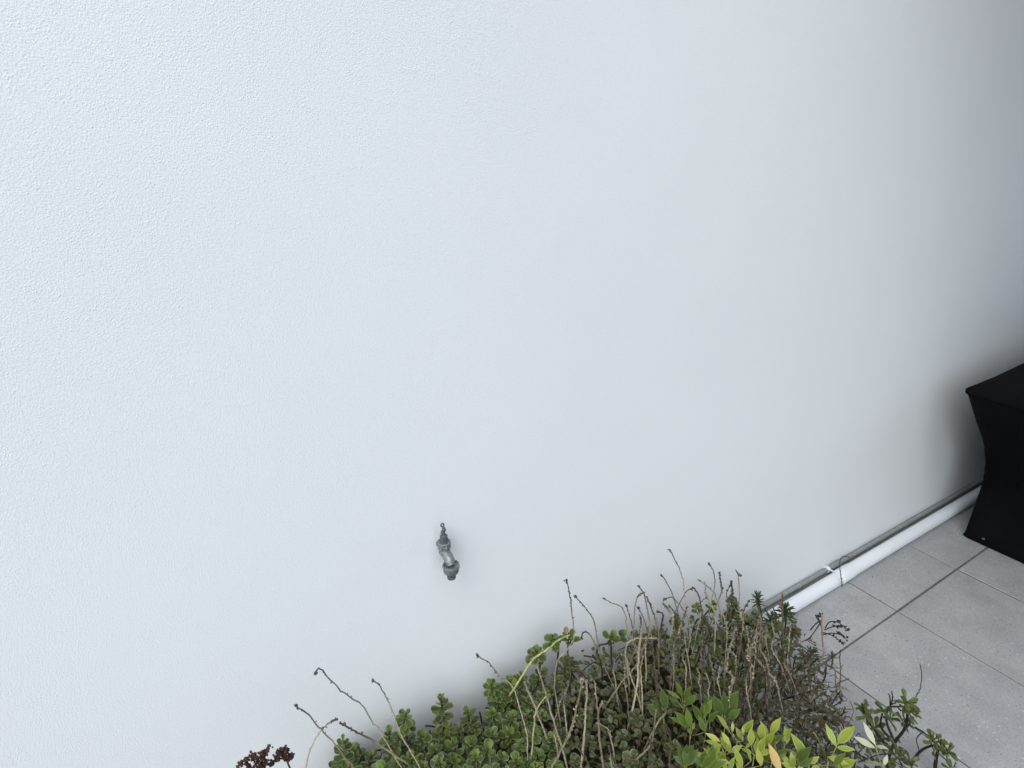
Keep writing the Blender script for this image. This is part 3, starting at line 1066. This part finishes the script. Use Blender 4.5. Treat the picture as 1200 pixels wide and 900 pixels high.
stalk("pale straight stalk at the bottom edge left of the bright green leaves", [(791, 866), (794, 884), (796, 904)], .68, .66, T, .0026, 2, .003)
stalk("long pale straight stalk dropping from the tallest group to the bright leaves", [(752, 735), (750, 752), (748, 775), (747, 800), (742, 828), (737, 850)], .88, .76, T, .003, 16, .005, bud_to=.7, budr=1.1)
stalk("pale stalk crossing behind the long straight one", [(766, 735), (757, 752), (750, 770), (742, 785), (728, 800)], .88, .80, T, .0024, 6, .003)
stalk("arched tan stalk bending over sideways in the thicket", [(770, 748), (756, 748), (744, 749), (735, 755), (733, 768), (735, 780)], .89, .84, T, .0028, 10, 0, bud_to=.9)
stalk("beaded ivory spike, brightest of the upright ones, reaching down to a green leaf", [(862, 735), (858, 752), (853, 768), (850, 785), (848, 805), (846, 835)], .86, .72, T, .0030, 34, .005, bud_to=.75, budr=1.7, tip_dark=.2)
stalk("ivory beaded stalk just right of the brightest spike", [(868, 755), (862, 770), (856, 785), (850, 800)], .84, .78, T, .0024, 14, .004, bud_to=.8, budr=1.5)
stalk("tan beaded stalk slanting in the right part of the thicket", [(889, 726), (886, 742), (882, 756), (876, 775), (872, 792)], .84, .76, T, .0030, 26, .005, bud_to=.7, budr=1.6)
stalk("tan spike standing straight, second left of the reddish one", [(894, 738), (893, 755), (890, 775), (885, 800)], .83, .75, T, .0028, 20, .005, bud_to=.7, budr=1.5)
stalk("thick straight stalk with a reddish top in front of the pipes' end", [(917, 696), (917, 712), (917, 730), (918, 750), (915, 772), (912, 790)], .84, .74, 'stalk_red', .0034, 3, .004, tip_dark=.25)
stalk("red stem standing alone before the tiles at the right edge of the thicket", [(963, 722), (963, 738), (964, 752), (965, 766), (958, 782), (950, 796), (942, 812)], .74, .66, 'stalk_red', .0030, 0, 0, tip_dark=.42)
stalk("thin arched bare stem rising over the tiles at lower right", [(1078, 779), (1080, 787), (1080, 797), (1078, 808), (1073, 818)], .45, .43, 'twig', .0014, 0, .002)
stalk("small upright dry stem standing over the tile joint", [(985, 762), (984, 772), (985, 784), (984, 800)], .66, .64, 'twig', .0022, 3, .003)

ZS = [(735, 760), (770, 728), (800, 720), (840, 712), (900, 718), (925, 735), (930, 780), (905, 815), (840, 812), (780, 812), (735, 800)]
for (x, y) in scatter(ZS, 15, seed=11)[:48]:
    h = rnd.uniform(22, 62)
    b = hit(x, y + h * .4, .0)
    yy = b.y - .015
    sl = rnd.gauss(-3, 8)
    mk, nb_ = rnd.choice((T, T, 'stalk', 'twig')), rnd.randint(8, 26)
    zone = ("left of the tallest stalk", "under the tallest stalk", "left of the ivory spike", "between the ivory spike and the reddish stalk", "right of the reddish stalk")[sum(x > v for v in (775, 815, 850, 912))]
    lab = ("tall " if h > 48 else "short " if h < 34 else "") + {T: "tan", 'stalk': "dark-tipped", 'twig': "grey-brown"}[mk] + (" beaded" if nb_ > 16 else " nearly bare") + " stalk in the thicket, " + zone
    stalk(lab, [(x + sl, y - h * .6), (x + sl * .55 + rnd.gauss(0, 3), y - h * .3), (x + sl * .2 + rnd.gauss(0, 3), y), (x, y + h * .4)],
          min(.95, yy + .02), yy, mk, rnd.uniform(.0014, .0023), nb_, rnd.choice((0, .004, .005)), "upright dry stalks in the thicket",
          bud_to=.7, budr=rnd.uniform(1.1, 1.9))
ZS2 = [(640, 790), (700, 780), (740, 790), (790, 830), (800, 890), (700, 900), (650, 880)]
for (x, y) in scatter(ZS2, 22, seed=12)[:14]:
    h = rnd.uniform(18, 45)
    b = hit(x, y + h * .4)
    yy = b.y - .01
    sl = rnd.gauss(0, 9)
    mk, nb_ = rnd.choice((T, 'stalk', 'twig')), rnd.randint(2, 10)
    zone = ("beside the green mat", "left of the pale kinked stalk", "right of the pale kinked stalk", "near the bright green seedlings")[sum(x > v for v in (670, 705, 750))]
    lab = ("leaning " if abs(sl) > 9 else "upright ") + {T: "pale tan", 'stalk': "dark-tipped", 'twig': "grey-brown"}[mk] + " stalk among greyish succulents, " + zone + (", low" if y > 840 else ", high")
    stalk(lab, [(x + sl, y - h * .6), (x + sl * .5 + rnd.gauss(0, 3), y - h * .2), (x, y + h * .4)],
          min(.95, yy + .02), yy, mk, rnd.uniform(.0015, .0024), nb_, rnd.choice((0, .004)), "pale stalks among the greyish succulents", bud_to=.8, budr=1.3)

# a dry stem caught on the pipes
P = [at(999, 655, .975), at(993, 652, .968), at(986.5, 653, .955), at(983.8, 660, .925), at(984.6, 669, .918), at(986, 680, .914), at(986.8, 687, .912)]
t_ = thing("dead_stalk", "beaded dry stem hooked over both pipes at the white joint", "stem", P[0])
S_ = spline(P, 5)
part("stem", MB().tube(S_, [.0015] * len(S_), 6, True, [.55] * len(S_)), M['stalk'], t_)
hb = MB()
for q in S_[4::2]:
    hb.blob(q + Vector((rnd.gauss(0, .001), -.001, rnd.gauss(0, .001))), rnd.uniform(.0022, .0034), .6)
part("seed_head", hb, M['twig'], t_)


# ------------------------------------------------------------ nandina seedlings with pointed leaves
def nandina(label, leaves, key, cen, lift=.02, size_w=1.0, group=None):
    """leaves: (tip x, tip y, base x, base y[, material]) in the picture; each blade gets its own depth and tilt"""
    foot = hit(*cen)
    yc = foot.y
    foot = Vector((foot.x, foot.y + .01, max(.03, foot.z - .14)))
    root = thing("nandina_seedling", label, "seedling", foot, group)
    cb = foot_at(cen[0], cen[1], yc)
    part("stem", MB().tube(spline([foot, (foot + cb) / 2 + Vector((.004, -.004, 0)), cb], 4), .0017, 6), M['stalk_green'], root)
    for lf in leaves:
        tx, ty, bx, by = lf[:4]
        k = lf[4] if len(lf) > 4 else key
        B = upright(bx, by, cb, rnd.uniform(-.012, .012))
        # the blade reaches up and somewhat away from or towards the camera
        T_ = upright(tx, ty, B, rnd.uniform(-.015, .022))
        d = T_ - B
        nr = (TOCAM(B) * .75 + Vector((rnd.gauss(0, .25), rnd.gauss(0, .15), .55))).normalized()
        put_leaf(LM[k], root, B, d, nr, d.length * 1.03, rnd.uniform(.9, 1.15) * size_w * (1.25 if d.length < .035 else 1))
        part("leaf_stalk", MB().tube([cb.lerp(B, -.0), cb.lerp(B, .5) - Vector((0, 0, .003)), B], .0009, 4), M['stalk_green'], root)
    return root


nandina("yellow-green seedling with five broad pointed leaves, nearest the pale leaves", [(957, 858, 967, 887), (968, 849, 980, 875), (1000, 852, 982, 871), (1002, 878, 980, 876), (993, 894, 970, 887)], 'nandina', (971, 892), size_w=1.15)
nandina("yellow-green seedling with one long upright leaf at the bottom edge", [(930, 862, 946, 889), (959, 887, 948, 895), (936, 893, 947, 898), (962, 896, 950, 903)], 'nandina', (948, 899), size_w=1.1)
nandina("seedling with a large pink-edged yellowing leaf at the bottom edge", [(902, 872, 915, 906, 'nandina_pink'), (930, 899, 917, 908)], 'nandina', (916, 912), size_w=1.25)
nandina("yellow-green seedling with a V of two leaves left of the brown twigs", [(892, 846, 901, 863), (914, 842, 903, 860), (882, 856, 897, 875), (918, 862, 903, 868, 'nandina_deep')], 'nandina', (902, 872), size_w=1.1)
nandina("small yellow-green seedling under the broad dark green leaves", [(841, 837, 854, 856), (859, 846, 858, 858), (873, 848, 870, 860), (881, 846, 873, 858), (863, 853, 871, 868), (880, 870, 874, 876)], 'nandina', (864, 868))
nandina("low yellow-green seedling at the bottom edge left of the pink-edged leaf", [(838, 875, 850, 897), (862, 879, 870, 899), (876, 876, 880, 892), (888, 880, 892, 897), (870, 905, 862, 893)], 'nandina', (866, 902))
nandina("seedling with a leaf lying sideways at the left of the yellow ones", [(827, 859, 844, 869), (846, 858, 855, 873), (814, 882, 832, 890), (824, 876, 836, 889), (818, 893, 836, 895, 'nandina_green')], 'nandina', (842, 892))
nandina("bright green seedling with a crown of narrow leaves in the centre", [(781, 808, 797, 819), (793, 800, 799, 815), (808, 806, 802, 820), (786, 822, 798, 828), (815, 815, 804, 826), (783, 815, 796, 824)], 'nandina_green', (801, 829), size_w=1.1)
nandina("bright green seedling just below the crown of narrow leaves", [(785, 840, 804, 849), (805, 831, 809, 852), (794, 836, 807, 853), (820, 840, 826, 858), (814, 846, 811, 856)], 'nandina_green', (809, 862), size_w=1.15)
nandina("seedling with broad mid green leaves below the brightest ivory spike", [(838, 818, 846, 838), (862, 812, 851, 838), (866, 832, 853, 842), (850, 812, 849, 836)], 'nandina_deep', (850, 846), size_w=1.35)
nandina("seedling showing pale whitish leaf undersides beside the paddle-leaved plant", [(1012, 847, 1026, 873), (1002, 863, 1026, 877), (1040, 876, 1026, 874), (1004, 889, 1036, 898), (1040, 885, 1036, 897)], 'nandina_pale', (1034, 899), size_w=1.05)
nandina("green seedling low in front of the dark twigs, between the yellow ones", [(935, 880, 922, 890), (905, 885, 893, 892), (928, 898, 934, 884), (988, 884, 977, 897)], 'nandina_green', (925, 894))


def random_nandina(label, cx, cy, key, n, size):
    lv = []
    for k in range(n):
        a = math.radians(rnd.uniform(-75, 75) if k else rnd.uniform(-20, 20))
        L = size * rnd.uniform(.7, 1.15)
        bx, by = cx + rnd.uniform(-6, 6), cy - rnd.uniform(0, 12)
        lv.append((bx + math.sin(a) * L, by - math.cos(a) * L, bx, by))
    return nandina(label, lv, key, (cx, cy), size_w=1.15)


for lab, cx, cy, key, n, sz in (
        ("mid green seedling half hidden under the crown of narrow leaves", 778, 842, 'nandina_deep', 6, 20),
        ("bright green seedling between the crown of narrow leaves and the broad-leaved one", 828, 848, 'nandina_green', 6, 22),
        ("mid green seedling at the bottom edge below the pale straight stalk", 805, 900, 'nandina_deep', 6, 22),
        ("olive yellow seedling behind the sideways leaf", 850, 884, 'nandina', 5, 20),
        ("bright green seedling below the V of two yellow leaves", 905, 890, 'nandina_green', 6, 20),
        ("yellow-green seedling in the middle of the yellow patch", 884, 884, 'nandina', 5, 20),
        ("mid green seedling at the bottom edge under the long upright yellow leaf", 938, 903, 'nandina_deep', 5, 22),
        ("bright green seedling lowest at the bottom edge left of the yellow patch", 826, 905, 'nandina_green', 6, 22),
        ("yellow-green seedling at the bottom edge between the pink-edged leaf and the long upright leaf", 930, 905, 'nandina', 5, 18),
        ("small yellow seedling low beside the broad pointed leaves near the pale ones", 984, 906, 'nandina', 5, 18),
        ("yellow-green seedling behind the pink-edged leaf", 896, 878, 'nandina', 5, 17),
        ("yellow seedling at the bottom edge left of the two leaning leaves", 850, 906, 'nandina', 5, 18),
        ("olive yellow seedling at the lower left rim of the yellow patch", 834, 896, 'nandina', 5, 17),
        ("small yellow seedling between the V of two leaves and the long upright leaf", 920, 872, 'nandina', 4, 16)):
    random_nandina(lab, cx, cy, key, n, sz)


# ------------------------------------------------------------ paddle-leaved plant at the right
def paddle_plant(label, stems, tips, cat="succulent"):
    fx, fy, fd = stems[0][0][-1]
    F0 = foot_at(fx, fy, fd)
    root = thing("paddle_leaved_succulent", label, cat, F0)
    for pts, r in stems:
        P = spline([upright(x, y, F0, (dp - fd) * .4) for x, y, dp in pts], 5)[::-1]
        part("branch", MB().tube(P, [r * (1.3 - .5 * i / (len(P) - 1)) for i in range(len(P))], 7), M['twig_dark'], root)
    for (px, py, y, n, size, ax) in tips:
        p = upright(px, py, F0, (y - fd) * .4)
        axis = Vector(ax).normalized()
        ro = bpy.data.objects.new("rosette", None)
        col.objects.link(ro)
        ro.parent = root
        ro.empty_display_size = .03
        ro.location = p - root.location
        u = axis.orthogonal().normalized()
        w = axis.cross(u)
        ph = rnd.uniform(0, 6)
        for i, (m_, el) in enumerate(((2, 60), (n - 1, 28), (n - 1, 2))):
            for k in range(m_):
                a = ph + 2 * math.pi * k / m_ + rnd.uniform(-.3, .3)
                out = u * math.cos(a) + w * math.sin(a)
                e = math.radians(el + rnd.uniform(-12, 12))
                d = out * math.cos(e) + axis * math.sin(e)
                put_leaf(LM['paddle'], ro, p - axis * i * .006, d, axis * math.cos(e) - out * math.sin(e), size * .86 * (.7, 1, 1)[i] * rnd.uniform(.75, 1.15))
    return root


paddle_plant("dark-stemmed succulent with paddle-shaped leaf rosettes over the tiles, the taller left one",
             [([(1063, 826, .47), (1063, 842, .465), (1059, 856, .46), (1050, 868, .455), (1042, 885, .45), (1040, 900, .45)], .0036),
              ([(1038, 838, .47), (1040, 850, .465), (1045, 862, .46), (1048, 872, .455)], .0032),
              ([(1060, 828, .47), (1050, 828, .47), (1042, 829, .468), (1038, 838, .466)], .0024),
              ([(1034, 836, .48), (1032, 846, .475), (1034, 855, .47), (1044, 866, .46)], .0028),
              ([(1070, 840, .46), (1066, 848, .458), (1058, 858, .456)], .0022),
              ([(1010, 824, .52), (1014, 838, .50), (1022, 852, .48), (1036, 870, .46)], .0026)],
             [(1062, 822, .47, 6, .036, (-.1, -.1, 1)), (1070, 834, .455, 6, .036, (.45, -.3, .7)), (1063, 846, .46, 5, .028, (.2, -.5, .6)),
              (1036, 832, .47, 5, .030, (-.3, -.2, 1)), (1045, 840, .46, 5, .030, (.3, -.3, .8)), (1012, 828, .52, 4, .030, (-.4, .1, 1)), (1016, 838, .51, 5, .032, (-.2, -.3, 1)),
              (1027, 852, .49, 5, .036, (-.2, -.5, .8)), (1055, 886, .44, 6, .032, (.1, -.3, 1)), (1068, 892, .43, 5, .030, (.2, -.3, 1)), (1030, 868, .47, 5, .034, (0, -.6, .7))])
paddle_plant("dark-stemmed succulent with drooping paddle-shaped leaves over the tiles, the lower right one",
             [([(1100, 874, .39), (1098, 884, .385), (1096, 896, .38), (1095, 912, .375)], .0040),
              ([(1098, 873, .39), (1088, 875, .39), (1078, 881, .39), (1070, 892, .385), (1064, 905, .38)], .0034),
              ([(1094, 868, .395), (1082, 858, .40), (1072, 852, .41)], .0018)],
             [(1094, 866, .395, 5, .034, (-.2, .1, 1)), (1104, 872, .385, 6, .034, (.5, -.3, .6)), (1112, 880, .38, 6, .032, (.7, -.4, .2)), (1100, 880, .385, 5, .028, (.2, -.6, .5)),
              (1117, 899, .36, 5, .03, (.1, -.3, 1))])


# ------------------------------------------------------------ dark seed sprays and dead twigs
def seed_spray(name, label, twigs, m_seed, m_twig, r_twig, r_seed, per, cat):
    """twigs: lists of (x, y, depth) from the foot outwards; seeds crowd along their outer parts"""
    fd = twigs[0][0][2]
    F0 = foot_at(*twigs[0][0])
    root = thing(name, label, cat, F0)
    tb, sb = MB(), MB()
    if cat == "dead flower" and F0.x < 1.0:
        tb.tube(spline([Vector((F0.x + .02, F0.y + .01, .09)), Vector((F0.x - .005, F0.y, (F0.z + .09) / 2)), F0], 4), r_twig * 1.3, 5, True, [.5] * 9)
    for pts in twigs:
        P = spline([upright(x, y, F0, (dp - fd) * .5) for x, y, dp in pts], 5)
        tb.tube(P, [r_twig * (1.2 - .5 * i / (len(P) - 1)) for i in range(len(P))], 5, True, [.5] * len(P))
        for i, q in enumerate(P):
            if i / len(P) > .35:
                for _ in range(per):
                    sb.blob(q + Vector((rnd.gauss(0, 1), rnd.gauss(0, 1), rnd.gauss(0, 1))) * r_seed * 1.0, r_seed * rnd.uniform(.8, 1.5))
    part("twig", tb, M[m_twig], root)
    part("seed_head", sb, M[m_seed], root)
    return root


seed_spray("dead_flower", "dried blackish seed spray spreading right from the red stem over the tiles",
           [[(963, 744, .74), (975, 742, .735), (985, 744, .73), (992, 749, .725)], [(964, 741, .74), (976, 745, .735), (984, 751, .73), (991, 754, .725)],
            [(967, 736, .74), (972, 729, .735), (981, 729, .73), (989, 734, .725), (995, 739, .72)], [(966, 738, .74), (978, 734, .735), (986, 735, .73)],
            [(963, 733, .74), (959, 724, .735), (963, 719, .73)], [(963, 735, .74), (958, 726, .74), (956, 722, .74)]],
           'seed_black', 'twig_dark', .0015, .0034, 1, "dead flower")
seed_spray("dead_flower", "rusty brown dried flower head at the bottom edge, far left of the plants",
           [[(303, 912, .84), (300, 896, .84), (293, 887, .84), (285, 892, .84), (281, 897, .84)], [(303, 908, .84), (303, 893, .84), (299, 886, .84), (296, 884, .84)],
            [(304, 908, .84), (308, 890, .84), (311, 882, .84), (316, 877, .84)], [(304, 908, .84), (307, 892, .84), (306, 884, .84), (308, 881, .84)],
            [(304, 912, .84), (310, 898, .84), (312, 890, .84)], [(300, 910, .85), (294, 900, .85), (290, 897, .85)], [(303, 910, .83), (306, 898, .83), (300, 894, .83)]],
           'seed_brown', 'twig_dark', .0015, .0025, 3, "dead flower")
seed_spray("dead_flower", "rusty brown dried flower head on a curved stem, nearer the green leaves",
           [[(343, 908, .85), (338, 896, .85), (335, 889, .85), (332, 884, .85), (327, 880, .85)], [(335, 890, .85), (338, 883, .85), (334, 878, .85), (330, 878, .85)],
            [(334, 888, .85), (340, 888, .85), (342, 885, .85)], [(333, 889, .85), (327, 889, .85), (321, 892, .85), (316, 896, .85)], [(331, 886, .85), (326, 884, .85), (323, 889, .85)]],
           'seed_brown', 'twig_dark', .0015, .0025, 3, "dead flower")
seed_spray("dead_twig", "tiny dead purple-brown twig sticking up at the tile joint by the paddle leaves",
           [[(1043, 828, .47), (1043, 818, .47), (1041, 813, .47)], [(1044, 826, .47), (1046, 818, .47), (1045, 810, .47)], [(1043, 826, .47), (1048, 824, .47), (1050, 822, .47)], [(1052, 829, .47), (1056, 833, .47)]],
           'seed_black', 'twig_dark', .0016, .0014, 1, "twig")
seed_spray("dead_twig", "blackish dry sprig with small buds at the edge of the brown tangle",
           [[(975, 825, .60), (980, 816, .60), (984, 812, .60)], [(976, 828, .60), (985, 822, .60), (986, 816, .60)], [(978, 840, .59), (986, 838, .59), (990, 830, .59)], [(970, 826, .6), (974, 818, .6), (977, 810, .6)]],
           'seed_black', 'twig_dark', .0016, .0024, 2, "twig")

# brown dead branches one can follow, right end of the planting
BR = [("pale forked dead branch lying over the tiles below the red stem", [(1000, 812, .60), (985, 806, .62), (972, 818, .62), (960, 828, .62), (950, 833, .62)], .0026, 'stalk_tan'),
      ("curled dark dead branch looping beside the tile joint", [(968, 782, .68), (966, 796, .665), (958, 806, .655), (945, 812, .65)], .0024, 'twig_dark'),
      ("dark dead branch curving right at the foot of the red stem", [(958, 772, .69), (950, 780, .69), (948, 792, .68), (955, 800, .67), (966, 803, .66)], .0022, 'twig_dark'),
      ("long grey dead branch lying across the tangle", [(1000, 852, .55), (985, 843, .57), (972, 836, .58), (955, 840, .58), (935, 838, .6), (918, 841, .6)], .0028, 'twig'),
      ("grey arching twig in front of the tiles at the thicket's edge", [(950, 738, .76), (956, 731, .76), (962, 728, .755), (950, 746, .75), (940, 752, .75)], .0018, 'twig'),
      ("thin pale twig slanting to the tiles beside the dark sprig", [(988, 805, .62), (978, 812, .62), (968, 822, .61), (958, 832, .61)], .0022, 'stalk_tan'),
      ("thin grey twig on the tiles between the two paddle-leaved plants", [(1082, 857, .41), (1074, 866, .41), (1077, 880, .405), (1075, 890, .40)], .0014, 'twig')]
for lab, pts, r, m_ in BR:
    P = spline(chain(pts), 5)
    t_ = thing("dead_branch", lab, "branch", P[0])
    part("branch", MB().tube(P, [r * (1.2 - .5 * i / (len(P) - 1)) for i in range(len(P))], 6), M[m_], t_)
    hb = MB()
    for q in P[::3]:
        hb.blob(q + Vector((rnd.gauss(0, .001), rnd.gauss(0, .001), .001)), r * rnd.uniform(.8, 1.3), .5)
    part("bud", hb, M[m_], t_)

# tangle of twigs and dead leaves under it: nobody could count it
mb = MB()
ZT = [(880, 770), (920, 750), (950, 745), (975, 790), (985, 830), (1000, 870), (985, 900), (900, 880), (860, 850), (850, 810)]
r_ = random.Random(21)
for (x, y) in scatter(ZT, 5.3, 12000, seed=22):
    p = hit(x, y, -.01)
    p.z = max(.006, p.z)
    d = Vector((r_.gauss(0, 1), r_.gauss(0, 1), r_.gauss(.5, .8))).normalized()
    L = r_.uniform(.02, .06)
    q = p + d * L
    q.z = max(.004, q.z)
    m_ = (p + q) / 2 + Vector((r_.gauss(0, .01), r_.gauss(0, .01), r_.gauss(0, .008)))
    m_.z = max(.004, m_.z)
    rr = r_.uniform(.0007, .0015)
    mb.tube(spline([p, m_, q], 3), rr, 4, True, [r_.random()] * 7)
tag(build("twig_tangle", mb, M['twig']), "tangle of thin brown dead twigs at the right end of the planting", None, None, 'stuff')


def mass(name, label, m, polys, step, depth, L, W, seed, n_each=1):
    mb = MB()
    r = random.Random(seed)
    for poly in polys:
        for (x, y) in scatter(poly, step, 14000, seed):
            for _ in range(n_each):
                dz = r.uniform(*depth)
                p = hit(x + r.gauss(0, 4), y + r.gauss(0, 4), -dz)
                if p.y > .955:
                    continue
                p.z = max(.012, p.z)
                d = Vector((r.gauss(0, 1), r.gauss(0, 1), r.gauss(.3, .5))).normalized()
                nr = Vector((r.gauss(0, .5), r.gauss(-.3, .5), 1)).normalized()
                mb.leaf(p, d, nr, r.uniform(*L), r.uniform(*W), r.uniform(.05, .3), r.uniform(0, .4))
    return tag(build(name, mb, m), label, None, None, 'stuff')


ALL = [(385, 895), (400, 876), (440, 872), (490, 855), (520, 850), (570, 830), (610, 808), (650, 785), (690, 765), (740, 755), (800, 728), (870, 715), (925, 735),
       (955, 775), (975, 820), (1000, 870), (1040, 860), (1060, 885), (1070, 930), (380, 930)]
mass("undergrowth", "small green leaves filling the planting below the shoots", M['inner_leaf'], [ALL], 6.0, (.03, .09), (.010, .020), (.008, .014), 31, 2)
MID = [(640, 800), (700, 770), (800, 735), (900, 730), (950, 770), (985, 830), (1000, 900), (650, 910)]
mass("dead_leaves", "shrivelled brown leaves under the dry stalks", M['dry_leaf'], [MID], 9, (.015, .07), (.010, .022), (.006, .014), 33, 1)
mb = MB()
for (x, y) in scatter(ALL, 10, 9000, seed=35):
    p = hit(x, y, -.05)
    d = Vector((r_.gauss(0, .5), r_.gauss(0, .5), -1)).normalized()
    q = p + d * r_.uniform(.08, .16)
    q.z = max(.006, q.z)
    m_ = (p + q) / 2 + Vector((r_.gauss(0, .012), r_.gauss(0, .012), 0))
    mb.tube(spline([q, m_, p], 3), r_.uniform(.0012, .0025), 4, True, [r_.random()] * 7)
tag(build("woody_stems", mb, M['twig']), "brown woody stems inside the planting", None, None, 'stuff')

# the brown dead leaf stuck at the wall stalk
p = at(662, 742, .90)
t_ = thing("dead_leaf", "curled orange-brown dead leaf caught at the light green wall stalk", "leaf", p)
me = leaf_mesh("blade", 1.0, .8, noisy_material("orange_dead_leaf", (.20, .115, .06), (.30, .19, .10), 120, .8), ROUND, .35, .2, .01)
o = obj("blade", me, t_)
o.scale = (.016,) * 3
o.rotation_euler = (.6, -1.1, .4)

# crumbs on the tiles
mb = MB()
r_ = random.Random(44)
for _ in range(150):
    x, y = r_.uniform(1.3, 3.0), r_.uniform(.1, .9)
    mb.blob((x, y, .0012), r_.choice((.0008, .0011, .0015, .002)), r_.random())
tag(build("debris", mb, M['twig']), "dark crumbs of soil and plant litter on the tiles", None, None, 'stuff')
